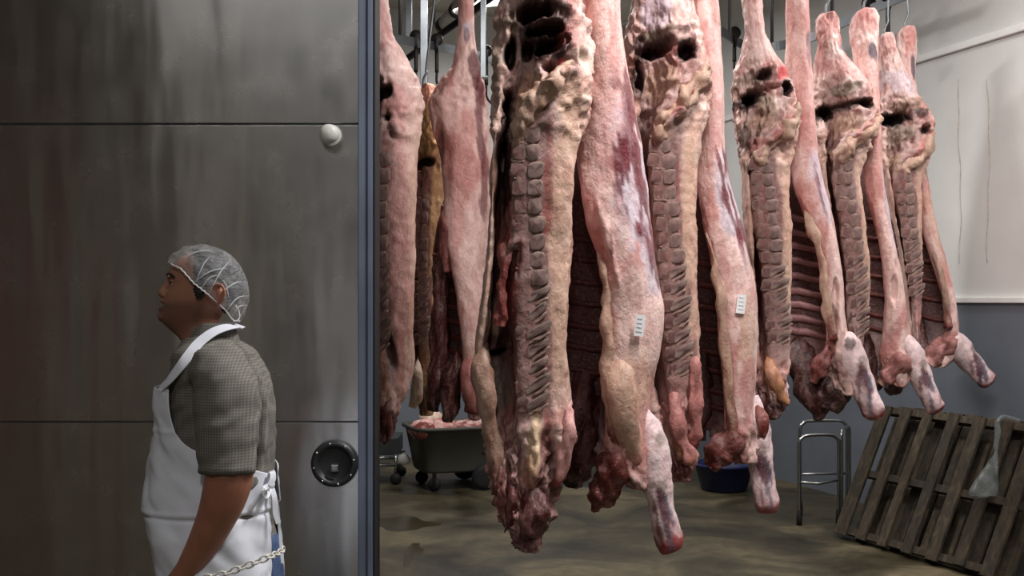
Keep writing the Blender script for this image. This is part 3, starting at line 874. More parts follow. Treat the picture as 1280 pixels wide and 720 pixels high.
# ================= pair 2
dA, dB = 4.36, 4.5
A2 = half('A', 'split-faced beef half in second place along the row', dA, [
    (-180, 820, 846, 834, 8, .08, 0), (-120, 818, 848, 834, 8, .1, 0), (-50, 800, 866, 850, 12, .22, 0), (0, 793, 874, 858, 12, .3, .1), (40, 790, 882, 862, 12, .33, .35), (80, 790, 888, 864, 12, .34, .5), (120, 792, 887, 850, 12, .33, .6),
    (150, 794, 882, 830, 14, .32, .8), (180, 796, 877, 828, 15, .31, 1), (240, 800, 873, 831, 15, .31, 1), (300, 804, 872, 838, 15, .31, 1), (360, 806, 872, 842, 16, .31, 1), (420, 808, 875, 848, 17, .3, 1), (480, 812, 877, 852, 16, .28, .7),
    (520, 818, 877, 852, 14, .25, .5), (560, 828, 875, 853, 12, .2, .2), (585, 838, 870, 853, 10, .14, 0), (602, 846, 862, 853, 6, .06, 0)],
    dents=[(822, 58, 24, 11, -12, .13), (858, 62, 14, 14, 0, .12), (800, 90, 10, 24, 0, .08), (848, 30, 30, 7, -10, -.02), (838, 85, 22, 22, 20, -.02), (875, 105, 24, 8, -45, -.035), (846, 142, 32, 9, -44, -.045), (822, 165, 10, 16, 0, -.035), (850, 540, 8, 40, 0, -.02)],
    patches=[(820, 50, 30, 18, -8, DARK, .9), (858, 62, 15, 14, 0, DARK, .95), (798, 92, 10, 28, 0, DARK, .9), (826, 38, 26, 9, -8, GREYT, .6), (840, 62, 12, 9, 0, RED * 1.2, .4), (830, 100, 24, 24, 0, TAN * .8, .8), (860, 120, 40, 9, -45, PINK * .85, .8),
             (826, 165, 14, 14, 0, TAN * .8, .8), (862, 280, 9, 130, 0, TAN, .8), (849, 250, 3, 60, -3, RED * 1.1, .5), (820, 12, 22, 24, 0, MEMB, .7), (838, 330, 8, 30, -5, SPINE, .5), (852, 545, 8, 30, -3, ORANGE, .7), (842, 520, 6, 30, 0, PINK, .6), (866, 520, 6, 40, 0, PINK, .6), (855, 590, 14, 14, 0, DRED, .8), (862, 560, 8, 8, 0, BRIGHT * .8, .5)],
    extras=[lump([(888, 84, .05, 4), (878, 98, .0, 9), (862, 120, -.01, 9), (842, 143, -.012, 9), (826, 160, -.01, 9), (820, 176, .02, 5)], dA, 502, TAN * .8, TAN * .7, .028, 24, 10, taper=False),lump([(842, 470, -.01, 8), (844, 510, -.02, 10), (850, 545, -.02, 9), (862, 572, -.02, 8), (866, 580, -.02, 4)], dA, 141, PINK * .8, ORANGE * .8, .016),
            lump([(868, 430, 0, 8), (868, 480, -.01, 9), (868, 530, 0, 9), (866, 560, .02, 5)], dA, 142, PINK * .8, RED * .8, .018),
            lump([(840, 560, .1, 12), (848, 585, .08, 14), (852, 600, .08, 8)], dA, 143, DRED * .7, DARK, .02)],
    seed=43, torn=[(20, 150, 1.0), (500, 610, .9)], R=300, neck_py=560, group='beef halves hanging in a row',
    spine=([(824, 172), (826, 190), (831, 240), (836, 290), (842, 350), (846, 400), (850, 470)], 15, 29, .004))
B2 = half('B', 'pale outer-faced beef half in second place with a short pink shank', dB, [
    (-170, 868, 892, 0, .08, 0), (-100, 866, 894, 0, .1, 0), (-40, 864, 900, 4, .2, 0), (0, 862, 906, 6, .28, .1), (60, 868, 909, 10, .32, .15), (120, 880, 912, 20, .36, .3), (180, 877, 916, 24, .38, .5), (230, 875, 922, 28, .4, .8),
    (280, 882, 935, 34, .4, 1), (330, 893, 947, 42, .4, 1), (370, 899, 954, 46, .39, 1), (410, 902, 956, 46, .38, 1), (450, 907, 953, 46, .36, 1), (490, 909, 951, 42, .34, 1), (520, 908, 950, 36, .3, .9), (545, 909, 952, 26, .26, .6), (565, 914, 950, 14, .18, .4), (580, 926, 944, 5, .08, 0)],
    dents=[(905, 470, 7, 40, 0, .04), (925, 300, 6, 20, 0, .012)],
    patches=[(920, 260, 24, 85, -14, MEMB, .85), (919, 190, 6, 50, -6, MAROON, .85), (912, 195, 3, 30, 10, MAROON, .8), (927, 240, 4, 50, -14, MAROON, .9), (934, 260, 3, 50, -13, MAROON * 1.1, .85), (920, 250, 3, 30, -20, PURP, .8), (908, 240, 5, 13, -24, MAROON, .9), (928, 295, 4, 16, -14, MAROON, .9), (942, 310, 4, 40, -14, PURP, .8), (915, 270, 3, 30, -20, PURP, .6),
             (884, 290, 5, 40, -10, RED * 1.2, .7), (890, 310, 3, 12, 0, BRIGHT * .8, .6), (890, 100, 16, 100, -8, FATP, .5), (930, 340, 16, 50, -8, FAT, .6), (905, 330, 8, 40, -10, PINK, .5), (934, 420, 16, 60, 0, TAN, .6), (938, 490, 14, 50, 0, PINK * .9, .6), (911, 470, 5, 60, 0, DRED, .6), (930, 540, 18, 20, 0, RED, .5)],
    extras=shank([(944, 500, .12, 12), (953, 535, .1, 16), (955, 560, .09, 17), (957, 590, .08, 15), (960, 615, .07, 15), (963, 634, .07, 16), (964, 644, .07, 11)], dB, 160) +
           [lump([(893, 420, .3, 10), (893, 480, .28, 16), (888, 530, .26, 18), (885, 560, .26, 8)], dB, 161, DRED * .6, DARK, .025),
            lump([(930, 530, .08, 16), (915, 555, .05, 20), (900, 575, .05, 17), (890, 588, .05, 8)], dB, 162, RED * .55, RED * .65, .028),
            lump([(880, 250, .02, 4), (888, 300, 0, 5), (900, 370, 0, 5), (908, 450, 0, 6), (914, 510, 0, 7), (918, 545, .02, 6)], dB, 163, TAN * .8, RED * .7, .014),
            lump([(950, 500, .1, 6), (957, 530, .05, 8), (955, 548, .04, 5)], dB, 164, RED * .8, DRED, .012)],
    seed=57, torn=[(540, 600, .8)], R=280, neck_py=575, streaks=[(920, 245, 24, 105, -13)], ribs=([330, 360, 390, 420, 450, 475, 500, 522], 6.9, 10.4, .01, DRED * 1.3))

# ================= pair 3
dA, dB = 5.4, 5.54
A3 = half('A', 'split-faced beef half with a bright red spot at its pelvis', dA, [
    (-62, 930, 956, 943, 6, .08, 0), (-40, 926, 960, 943, 6, .1, 0), (0, 930, 955, 943, 6, .09, 0), (40, 935, 959, 948, 7, .1, 0), (60, 933, 972, 958, 8, .18, 0), (80, 929, 986, 972, 9, .28, .1), (108, 925, 998, 984, 9, .33, .4), (140, 927, 1004, 980, 9, .34, .5),
    (165, 930, 1001, 965, 10, .33, .6), (190, 934, 992, 953, 12, .32, .9), (230, 936, 989, 955, 13, .31, 1), (280, 938, 993, 961, 14, .31, 1), (330, 942, 994, 968, 14, .31, 1), (390, 946, 993, 973, 14, .3, 1), (430, 948, 991, 974, 13, .28, .8), (470, 950, 988, 972, 11, .24, .4),
    (500, 954, 987, 970, 9, .18, .1), (515, 960, 980, 970, 6, .1, 0), (523, 965, 974, 970, 4, .04, 0)],
    dents=[(945, 118, 18, 10, -20, .15), (986, 108, 6, 12, 0, .12), (965, 108, 16, 4, -10, .06), (957, 92, 8, 7, 0, .07), (960, 130, 10, 20, -8, -.02), (990, 145, 24, 9, -50, -.04), (965, 170, 26, 9, -45, -.045), (948, 190, 10, 12, 0, -.03), (968, 480, 6, 25, 0, -.02), (950, 85, 22, 6, -10, -.02)],
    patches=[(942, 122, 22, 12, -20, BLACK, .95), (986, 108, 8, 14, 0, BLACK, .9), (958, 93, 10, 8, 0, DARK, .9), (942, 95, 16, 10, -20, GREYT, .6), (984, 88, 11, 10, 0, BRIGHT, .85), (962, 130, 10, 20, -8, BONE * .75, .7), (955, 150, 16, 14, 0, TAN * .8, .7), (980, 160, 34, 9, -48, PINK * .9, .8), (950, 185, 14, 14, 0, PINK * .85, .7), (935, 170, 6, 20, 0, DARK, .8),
             (984, 300, 6, 110, 0, TAN, .8), (955, 250, 4, 50, -4, RED * .9, .6), (960, 30, 30, 40, 0, FAT, .5), (966, 470, 7, 26, -5, ORANGE, .8), (980, 470, 5, 30, 0, PINK, .5), (966, 512, 16, 12, 0, DARK, .8)],
    extras=[lump([(1002, 130, .05, 4), (994, 148, .0, 8), (980, 165, -.01, 8), (962, 182, -.012, 8), (950, 196, -.005, 7), (948, 206, .02, 4)], dA, 503, TAN * .8, TAN * .7, .028, 24, 10, taper=False),lump([(962, 440, -.01, 7), (964, 465, -.02, 9), (972, 490, -.02, 7), (982, 502, -.02, 5), (985, 504, -.02, 3)], dA, 241, ORANGE, ORANGE, .01),
            lump([(955, 480, .05, 8), (960, 505, .04, 10), (968, 518, .04, 8), (972, 524, .04, 3)], dA, 242, DRED * .6, DARK, .02)],
    seed=71, torn=[(80, 195, 1.0), (460, 525, .9)], R=270, neck_py=490,
    spine=([(950, 200), (953, 220), (957, 260), (963, 310), (970, 370), (975, 430)], 14, 27, .004))
B3 = half('B', 'beef half with pale ribs showing inside and a shank tilted towards the pallets', dB, [
    (-60, 988, 1012, 0, .09, 0), (-35, 984, 1016, 0, .1, 0), (10, 985, 1013, 0, .09, 0), (40, 986, 1015, 2, .1, 0), (70, 988, 1020, 4, .2, 0), (100, 992, 1024, 6, .26, .05), (140, 995, 1026, 10, .32, .15), (190, 992, 1030, 16, .36, .5), (230, 995, 1038, 20, .38, .9),
    (270, 1010, 1049, 28, .4, 1), (310, 1024, 1057, 40, .4, 1), (350, 1030, 1062, 46, .39, 1), (390, 1034, 1065, 48, .37, 1), (420, 1038, 1068, 46, .34, .9), (445, 1036, 1074, 40, .3, .7), (465, 1040, 1076, 24, .24, .4), (485, 1048, 1074, 8, .12, .1), (495, 1055, 1068, 4, .05, 0)],
    dents=[(1045, 380, 5, 30, 0, .04)],
    patches=[(1013, 60, 6, 22, -5, BLUEM * .5, .85), (1028, 230, 12, 50, -14, MEMB, .75), (1036, 270, 5, 40, -16, MEMB * .85, .7), (1010, 120, 16, 80, 0, FATP, .5), (1004, 150, 10, 16, -30, PINK, .5), (1018, 290, 4, 50, -20, RED * 1.1, .7), (1045, 320, 12, 50, -8, FAT * .95, .6), (1043, 400, 5, 26, 0, DRED, .7), (1035, 440, 8, 20, 25, RED, .8), (1060, 345, 4, 10, 0, MEMB, .5), (1050, 460, 16, 20, 0, DRED, .6)],
    extras=shank([(1052, 425, .08, 14), (1062, 435, .06, 19), (1070, 455, .04, 18), (1078, 478, .02, 15), (1086, 500, .0, 14), (1092, 514, 0, 14), (1096, 522, 0, 9)], dB, 260,
                 [(1063, 428, 8, 8, 0, DARK, .8)]) +
           [lump([(1020, 400, .3, 12), (1018, 440, .28, 18), (1022, 480, .2, 20), (1035, 510, .15, 16), (1038, 527, .15, 6)], dB, 261, DRED * .5, DARK, .025),
            lump([(1048, 430, .06, 10), (1036, 445, .04, 11), (1027, 465, .05, 10), (1022, 480, .06, 6)], dB, 262, RED * .7, PINK * .8, .026),
            lump([(1055, 470, .12, 18), (1050, 495, .1, 18), (1042, 515, .1, 10)], dB, 263, DARK, DARK, .02),
            lump([(1000, 240, .02, 4), (1014, 280, 0, 5), (1028, 330, 0, 5), (1034, 390, 0, 5), (1042, 425, 0, 5)], dB, 264, TAN * .8, RED * .7, .014)],
    seed=83, torn=[(450, 500, .6)], R=250, neck_py=470, streaks=[(1032, 240, 12, 50, -14)], ribs=([270, 290, 310, 330, 350, 368, 386, 404, 422], 6.8, 10.4, .014))

# ================= pair 4
dA, dB = 6.06, 6.2
A4 = half('A', 'split-faced beef half with both stub legs showing, fourth along the row', dA, [
    (14, 1034, 1044, 1038, 4, .05, 0), (19, 1023, 1051, 1038, 5, .1, 0), (35, 1022, 1053, 1038, 6, .11, 0), (52, 1026, 1054, 1042, 6, .11, 0), (66, 1025, 1064, 1050, 7, .18, 0), (85, 1025, 1086, 1075, 8, .28, 0), (110, 1027, 1096, 1086, 8, .33, .3), (140, 1029, 1103, 1086, 8, .33, .5), (165, 1030, 1098, 1072, 9, .33, .6),
    (190, 1032, 1086, 1056, 10, .31, .9), (220, 1034, 1080, 1055, 11, .31, 1), (280, 1040, 1087, 1066, 12, .31, 1), (330, 1046, 1089, 1071, 12, .3, 1), (380, 1050, 1087, 1074, 11, .28, .9), (420, 1056, 1083, 1072, 9, .24, .5), (450, 1060, 1080, 1071, 7, .16, .1), (465, 1066, 1076, 1071, 4, .06, 0)],
    dents=[(1037, 137, 10, 10, 0, .14), (1084, 128, 10, 7, 0, .1), (1062, 128, 26, 5, -8, .07), (1038, 180, 6, 14, 0, .06), (1080, 160, 30, 8, -50, -.04), (1060, 150, 16, 12, 0, -.02), (1056, 185, 20, 8, -45, -.03)],
    patches=[(1037, 138, 12, 12, 0, BLACK, .95), (1084, 128, 12, 8, 0, DARK, .9), (1062, 108, 20, 8, -10, GREYT * .9, .8), (1062, 130, 28, 6, -8, DARK, .8), (1062, 155, 20, 18, 0, TAN * .85, .8), (1085, 160, 34, 9, -50, PINK * .9, .7), (1038, 182, 7, 16, 0, DARK, .85), (1054, 190, 12, 10, 0, TAN * .8, .7), (1082, 300, 5, 110, 0, TAN, .7), (1055, 58, 6, 6, 0, BLUEM, .7), (1036, 30, 14, 16, 0, PINK, .6), (1060, 84, 30, 16, 0, FATP, .6)],
    extras=[lump([(1100, 142, .05, 4), (1092, 158, .0, 8), (1076, 172, -.01, 8), (1060, 187, -.01, 7), (1054, 198, .0, 6), (1054, 206, .02, 4)], dA, 504, TAN * .8, TAN * .7, .026, 24, 10, taper=False)], seed=97, torn=[(100, 195, 1.0), (10, 50, .5)], R=240, neck_py=440,
    spine=([(1054, 198), (1055, 215), (1058, 250), (1066, 300), (1072, 360), (1074, 420)], 13, 22, .004))
B4 = half('B', 'beef half with a dark bruise on its stub leg, between fourth and fifth split faces', dB, [
    (10, 1082, 1093, 0, .05, 0), (15, 1070, 1101, 0, .1, 0), (35, 1067, 1101, 0, .11, 0), (60, 1070, 1102, 2, .13, 0), (90, 1076, 1104, 4, .2, 0), (140, 1082, 1108, 8, .28, .1), (190, 1084, 1110, 12, .34, .4), (230, 1086, 1114, 16, .36, .8), (260, 1090, 1120, 20, .38, 1), (300, 1102, 1127, 28, .38, 1),
    (340, 1107, 1134, 34, .37, 1), (380, 1109, 1141, 36, .35, 1), (415, 1108, 1146, 32, .32, .8), (440, 1106, 1148, 24, .28, .6), (460, 1108, 1146, 14, .22, .3), (475, 1114, 1140, 6, .12, .1), (484, 1122, 1132, 2, .05, 0)],
    dents=[(1118, 360, 4, 30, 0, .03)],
    patches=[(1092, 66, 6, 14, -10, BLUEM * .45, .9), (1085, 25, 14, 16, 0, PINK, .6), (1098, 130, 12, 60, 0, FATP, .5), (1112, 260, 5, 60, -10, MEMB * .85, .7), (1092, 270, 3, 40, -12, RED * 1.1, .7), (1120, 330, 8, 50, -10, FAT * .9, .5), (1118, 420, 10, 30, 20, PINK * .9, .6), (1112, 440, 10, 20, 35, PINK, .7), (1138, 430, 8, 30, 0, TAN, .5)],
    extras=shank([(1132, 425, .06, 11), (1142, 440, .05, 15), (1148, 458, .04, 15), (1155, 478, .02, 13), (1162, 497, .0, 12), (1169, 509, 0, 12), (1172, 514, 0, 8)], dB, 270) +
           [lump([(1096, 400, .25, 10), (1094, 440, .22, 14), (1098, 470, .16, 13), (1106, 490, .12, 7)], dB, 271, DRED * .5, DARK, .02),
            lump([(1138, 440, .04, 12), (1124, 455, .03, 14), (1112, 472, .03, 12), (1105, 482, .04, 5)], dB, 272, PINK * .6, TAN * .8, .028),
            lump([(1135, 460, .1, 16), (1125, 480, .1, 14), (1115, 490, .1, 8)], dB, 273, DARK, DARK, .02)],
    seed=103, torn=[(10, 50, .5), (450, 490, .6)], R=230, neck_py=470, ribs=([270, 295, 320, 345, 370, 395, 415], 6.8, 10.2, .012, RED * .5))

# ================= pair 5 (farthest)
dA, dB = 6.86, 7.02
A5 = half('A', 'farthest split-faced beef half, hanging in front of the white wall', dA, [
    (40, 1107, 1117, 1111, 4, .05, 0), (45, 1103, 1121, 1111, 5, .1, 0), (60, 1104, 1123, 1112, 5, .12, 0), (78, 1106, 1134, 1122, 6, .18, 0), (92, 1106, 1144, 1136, 6, .26, 0), (115, 1106, 1158, 1148, 7, .32, .1), (135, 1106, 1169, 1156, 7, .34, .35), (155, 1107, 1175, 1157, 7, .34, .5), (182, 1108, 1171, 1146, 8, .33, .6),
    (205, 1110, 1162, 1130, 10, .32, .9), (230, 1114, 1155, 1130, 10, .31, 1), (270, 1120, 1157, 1137, 10, .31, 1), (320, 1130, 1157, 1143, 9, .3, 1), (370, 1138, 1154, 1147, 6, .26, .8), (410, 1142, 1153, 1148, 4, .18, .3), (430, 1146, 1150, 1148, 2, .06, 0)],
    dents=[(1122, 146, 20, 9, -8, .15), (1158, 160, 8, 6, 0, .09), (1130, 128, 22, 7, -8, -.02), (1150, 185, 26, 8, -52, -.04), (1135, 165, 14, 12, 0, -.02)],
    patches=[(1120, 147, 24, 10, -8, BLACK, .95), (1150, 140, 12, 6, 10, DARK, .8), (1156, 163, 9, 6, -15, DARK, .9), (1132, 130, 24, 8, -6, TAN * .6, .8), (1130, 165, 18, 14, 0, GREYT * .9, .7), (1155, 182, 30, 8, -52, PINK * .95, .8), (1120, 200, 10, 20, 0, TAN * .75, .7), (1151, 260, 4, 70, 0, TAN, .7), (1128, 240, 4, 30, -4, RED * .9, .7), (1130, 100, 26, 16, 10, MEMB, .55), (1112, 55, 10, 12, 0, PINK, .6)],
    extras=[lump([(1168, 166, .05, 4), (1160, 182, .0, 7), (1147, 197, -.01, 7), (1134, 210, -.005, 6), (1130, 220, .02, 4)], dA, 505, TAN * .8, TAN * .7, .024, 24, 10, taper=False)],
    seed=111, torn=[(125, 205, 1.0), (40, 70, .5)], R=230, neck_py=400,
    spine=([(1130, 214), (1131, 235), (1135, 270), (1141, 320), (1146, 370)], 11, 18, .004))
B5 = half('B', 'farthest beef half of the row, shank pointing at the grey wall', dB, [
    (32, 1133, 1143, 0, .05, 0), (37, 1127, 1147, 0, .1, 0), (60, 1127, 1148, 0, .11, 0), (95, 1130, 1148, 2, .15, 0), (140, 1136, 1156, 4, .24, 0), (190, 1143, 1162, 6, .3, .2), (220, 1148, 1166, 10, .34, .6), (260, 1152, 1173, 14, .36, .9), (300, 1160, 1183, 20, .37, 1), (340, 1172, 1196, 28, .37, 1),
    (380, 1184, 1203, 36, .35, 1), (410, 1186, 1206, 36, .32, .9), (430, 1180, 1207, 30, .28, .7), (445, 1172, 1204, 20, .22, .4), (455, 1168, 1192, 8, .12, .1), (460, 1172, 1182, 2, .05, 0)],
    patches=[(1142, 82, 5, 16, -5, BLUEM * .5, .9), (1137, 45, 10, 12, 0, PINK, .6), (1160, 210, 5, 30, -8, GREYT, .7), (1168, 280, 8, 50, -14, TAN, .6), (1184, 400, 5, 30, -10, DRED, .5), (1190, 425, 12, 12, 30, PINK * .95, .7)],
    extras=shank([(1190, 420, .06, 11), (1200, 432, .05, 15), (1209, 445, .04, 15), (1219, 458, .02, 13), (1228, 469, .0, 12), (1234, 476, 0, 12), (1237, 479, 0, 8)], dB, 280) +
           [lump([(1160, 370, .26, 8), (1162, 410, .22, 10), (1164, 440, .14, 9), (1164, 455, .1, 5)], dB, 281, DRED * .5, DARK, .02),
            lump([(1200, 415, .04, 10), (1186, 432, .03, 13), (1172, 445, .03, 11), (1164, 455, .04, 5)], dB, 282, PINK * .65, FATP * .8, .028),
            lump([(1158, 290, .0, 3), (1172, 330, 0, 4), (1182, 370, 0, 4), (1186, 410, 0, 5)], dB, 283, TAN * .6, RED * .7, .014)],
    seed=127, torn=[(32, 70, .5)], R=220, neck_py=450, ribs=([300, 325, 350, 375, 400], 6.8, 10.2, .012, RED * .5))

# ================= the group beside the door
G2 = 'beef halves beside the steel door'
dL = 5.05
L1 = half('A', 'pink beef half hanging half behind the steel door edge', dL, [
    (-130, 452, 478, 465, 6, .08, 0), (-60, 452, 480, 465, 6, .1, 0), (0, 452, 484, 468, 7, .1, 0), (40, 450, 487, 470, 8, .12, 0), (60, 446, 500, 480, 9, .2, 0), (90, 442, 514, 490, 9, .28, .1), (120, 440, 522, 495, 10, .33, .4), (150, 440, 522, 488, 11, .33, .5), (185, 440, 519, 478, 12, .32, .8), (220, 440, 518, 472, 13, .31, 1), (290, 440, 514, 470, 13, .31, 1),
    (360, 440, 512, 470, 13, .31, 1), (410, 440, 512, 471, 13, .3, 1), (450, 442, 513, 473, 12, .28, .7), (480, 446, 508, 476, 11, .25, .5), (505, 454, 498, 478, 9, .2, .2), (530, 462, 490, 478, 8, .13, 0), (552, 472, 486, 479, 5, .05, 0)],
    dents=[(480, 115, 12, 10, 0, .1), (472, 100, 10, 7, 0, .08), (484, 146, 4, 5, 0, .05), (488, 440, 7, 22, -8, .04), (495, 160, 12, 10, 0, -.02)],
    patches=[(478, 116, 16, 12, 0, DARK, .95), (484, 147, 5, 6, 0, DARK, .9), (488, 80, 20, 24, 0, FAT * 1.08, .7), (498, 130, 16, 26, 0, FATP, .6), (500, 300, 12, 160, 0, FATP * .92, .75), (484, 210, 3, 40, 0, BRIGHT * .8, .6), (488, 440, 8, 26, -8, DARK, .7), (480, 470, 4, 40, -3, ORANGE, .6), (500, 450, 8, 40, 0, PINK, .6), (480, 530, 20, 24, 0, DRED, .85), (472, 20, 12, 30, 0, PINK, .5)],
    extras=[lump([(484, 490, 0, 9), (480, 520, 0, 10), (482, 545, .02, 7), (480, 556, .02, 3)], dL, 341, DRED, DARK, .02)],
    seed=131, torn=[(90, 170, .8), (490, 560, .9)], R=250, neck_py=500, group=G2,
    spine=([(478, 190), (473, 230), (472, 300), (472, 370), (474, 440)], 12, 25, .004))
dL2 = 6.3
L2 = half('A', 'yellow-fatted beef half hanging deeper, between the pink halves', dL2, [
    (104, 530, 538, 534, 3, .05, 0), (109, 525, 543, 535, 5, .12, 0), (122, 518, 550, 540, 6, .2, 0), (142, 513, 556, 546, 7, .28, .2), (180, 510, 560, 548, 8, .31, .4), (210, 510, 560, 538, 9, .31, .8), (260, 510, 556, 530, 9, .31, 1), (330, 509, 553, 529, 9, .3, 1), (400, 510, 552, 530, 9, .29, .9), (450, 512, 550, 531, 9, .26, .6), (490, 518, 546, 532, 8, .18, .2), (520, 526, 540, 533, 5, .06, 0)],
    dents=[(532, 202, 12, 6, 0, .1), (545, 180, 8, 8, 0, -.02)],
    patches=[(532, 202, 14, 7, 0, DARK, .95), (540, 170, 18, 26, 0, YEL * 1.05, .8), (545, 300, 9, 110, 0, YEL, .85), (550, 240, 6, 40, 0, YEL * .8, .6), (530, 500, 14, 18, 0, DRED, .8)],
    extras=[lump([(522, 445, -.04, 5), (523, 470, -.06, 7), (521, 495, -.06, 8), (516, 508, -.06, 5)], dL2, 351, BONE * .9, BONE, .006)],
    seed=141, torn=[(110, 210, .8)], R=220, neck_py=490, group=G2, tint=YEL,
    spine=([(528, 215), (526, 260), (525, 340), (527, 430)], 13, 18, .004))
dL3 = 5.65
L3 = half('B', 'beef half with a bluish tendon on its leg and a dark red flank streak', dL3, [
    (-70, 572, 592, 0, .08, 0), (-30, 570, 594, 0, .1, 0), (0, 574, 592, 0, .09, 0), (40, 573, 593, 0, .1, 0), (75, 566, 597, 2, .14, 0), (100, 548, 601, 4, .24, 0), (120, 535, 605, 6, .3, .05), (150, 535, 611, 8, .33, .1), (190, 548, 614, 12, .36, .3), (230, 553, 614, 14, .38, .5), (270, 555, 613, 18, .38, .8),
    (310, 560, 612, 20, .38, 1), (350, 568, 611, 28, .38, 1), (390, 574, 610, 32, .36, 1), (430, 578, 608, 34, .34, .9), (465, 578, 606, 30, .3, .7), (495, 580, 604, 20, .24, .4), (515, 584, 600, 8, .12, .1), (525, 588, 596, 2, .05, 0)],
    dents=[(546, 160, 6, 20, 0, .03), (590, 60, 5, 8, 0, -.01)],
    patches=[(594, 85, 10, 26, -6, MAROON * .7, .85), (600, 150, 6, 70, -4, MAROON * .8, .8), (606, 230, 6, 70, 0, MAROON, .7), (584, 34, 6, 6, 0, MEMB * .9, .9), (583, 45, 4, 12, 0, BLUEM, .7), (560, 130, 22, 26, 20, FAT * 1.08, .7), (565, 180, 14, 16, 0, PINK * .9, .6), (572, 260, 10, 60, 0, FATP, .6), (548, 190, 5, 40, 0, DRED, .6), (590, 280, 5, 50, 0, FAT, .5), (583, 10, 10, 24, 0, PINK, .6), (590, 470, 12, 40, 0, ORANGE * .9, .5)],
    extras=[lump([(556, 260, .1, 8), (552, 320, .12, 9), (548, 380, .14, 9), (546, 440, .16, 11), (543, 490, .16, 11), (540, 518, .16, 5)], dL3, 361, DRED * .6, DARK, .02),
            lump([(572, 430, .05, 8), (566, 470, .06, 11), (562, 510, .08, 10), (560, 530, .08, 5)], dL3, 362, DRED * .55, DARK, .02),
            lump([(553, 255, .08, 7), (558, 300, .07, 10), (556, 340, .08, 6)], dL3, 363, RED * .7, RED * .6, .014),
            lump([(588, 440, .02, 12), (590, 480, .0, 14), (592, 515, .02, 10)], dL3, 364, PINK * .8, RED, .012)],
    seed=151, torn=[(90, 130, .5), (500, 530, .6)], R=230, neck_py=500, group=G2, ribs=([330, 350, 370, 390, 410, 430, 450], 6.9, 10.0, .012, RED * .8))

# paper grading labels stuck on the shoulders
M_PAPER = simple('white_paper', (240, 240, 242), 0.6, 0, 0.03)
M_PRINT = simple('faint_print', (176, 176, 186), 0.7)
def paper(root, px, py, w, h, dep, tilt, yoff):
    c = P(px, py, dep); c.y += yoff
    s = dep / F
    a = Vector((math.cos(tilt), 0.25, math.sin(tilt))).normalized(); b = Vector((-math.sin(tilt), -0.02, math.cos(tilt)))
    n = a.cross(b).normalized()
    if n.y > 0: n = -n
    v = []; NU = 6
    for j in (0, 1):
        for i in range(NU + 1):
            u = i / NU - 0.5
            v.append(tuple(c + a * u * w * s + b * (j - 0.5) * h * s - n * (u * u * 0.012)))
    k = len(v)
    v += [tuple(Vector(q) - n * 0.0012) for q in v]
    fs = []
    for i in range(NU):
        fs.append((i, i + 1, NU + 2 + i, NU + 1 + i)); fs.append((k + i, k + NU + 1 + i, k + NU + 2 + i, k + i + 1))
    o = link('paper_label', np_mesh('paper_label', v, fs), M_PAPER, root)
    for q in range(4):
        z = 0.32 - q * 0.2
        pts = [c + a * (u * w * s * 0.7) + b * z * h * s + n * (0.0012 - u * u * 0.006) for u in (-0.5, -0.2, 0.1, 0.2 + 0.07 * q)]
        v, f2 = tube_np(pts, 0.0007, 4)
        link('print_line', np_mesh('print_line', v, f2), M_PRINT, o)
paper(B1, 800, 407, 13, 27, 3.84, -0.12, 0.0)
paper(B2, 927, 380, 12, 24, 4.48, -0.12, 0.0)

# ------------------------------------------------------------------ overhead rails and hooks
RZ = 3.62
def rail(name, pts, label, hangers):
    sp = [Vector(q) for q in smooth_path(pts, 8)]
    root = empty(name, sp[0], label, 'rail')
    v = []
    for i, p in enumerate(sp):
        t = (sp[min(i + 1, len(sp) - 1)] - sp[max(i - 1, 0)]); t.z = 0; t.normalize()
        n = Vector((-t.y, t.x, 0))
        for (a, b) in ((-.008, -.035), (.008, -.035), (.008, .035), (-.008, .035)):
            v.append(tuple(p + n * a + Z * b))
    fs = quads(len(sp), 4) + [(3, 2, 1, 0), tuple(len(v) - 4 + k for k in range(4))]
    link('rail_bar', np_mesh('rail_bar', v, fs), M_STEEL, root, False)
    for k in hangers:
        p = sp[min(k, len(sp) - 1)]
        tube('hanger_rod', [p + Z * 0.03, Vector((p.x, p.y, CEIL - 0.001))], 0.014, M_STEEL, root)
    return root
hx = [(h[1].x, h[1].y) for h in HALVES]
rp = [HALVES[0][1], HALVES[2][1], HALVES[4][1], HALVES[6][1], HALVES[8][1]]
def hang_rail(lst, name, label):
    pts = sorted([(HALVES[i][1].x, HALVES[i][1].y) for i in lst], key=lambda q: q[1])
    a = np.array(pts); c = a.mean(0)
    u, s, vt = np.linalg.svd(a - c); d = vt[0]
    if d[1] < 0: d = -d
    t = (a - c) @ d
    ts = np.linspace(t.min() - 0.5, t.max() + 0.5, 6)
    P3 = [tuple(c + d * k) + (3.9,) for k in ts]
    rail(name, P3, label, (3, 16, 29, 38))
    return c, d
rc = hang_rail(range(0, 10), 'overhead_rail', 'straight steel overhead rail carrying the long row of beef halves')
rl = hang_rail(range(10, 13), 'overhead_rail', 'short steel overhead rail carrying the beef halves beside the door')
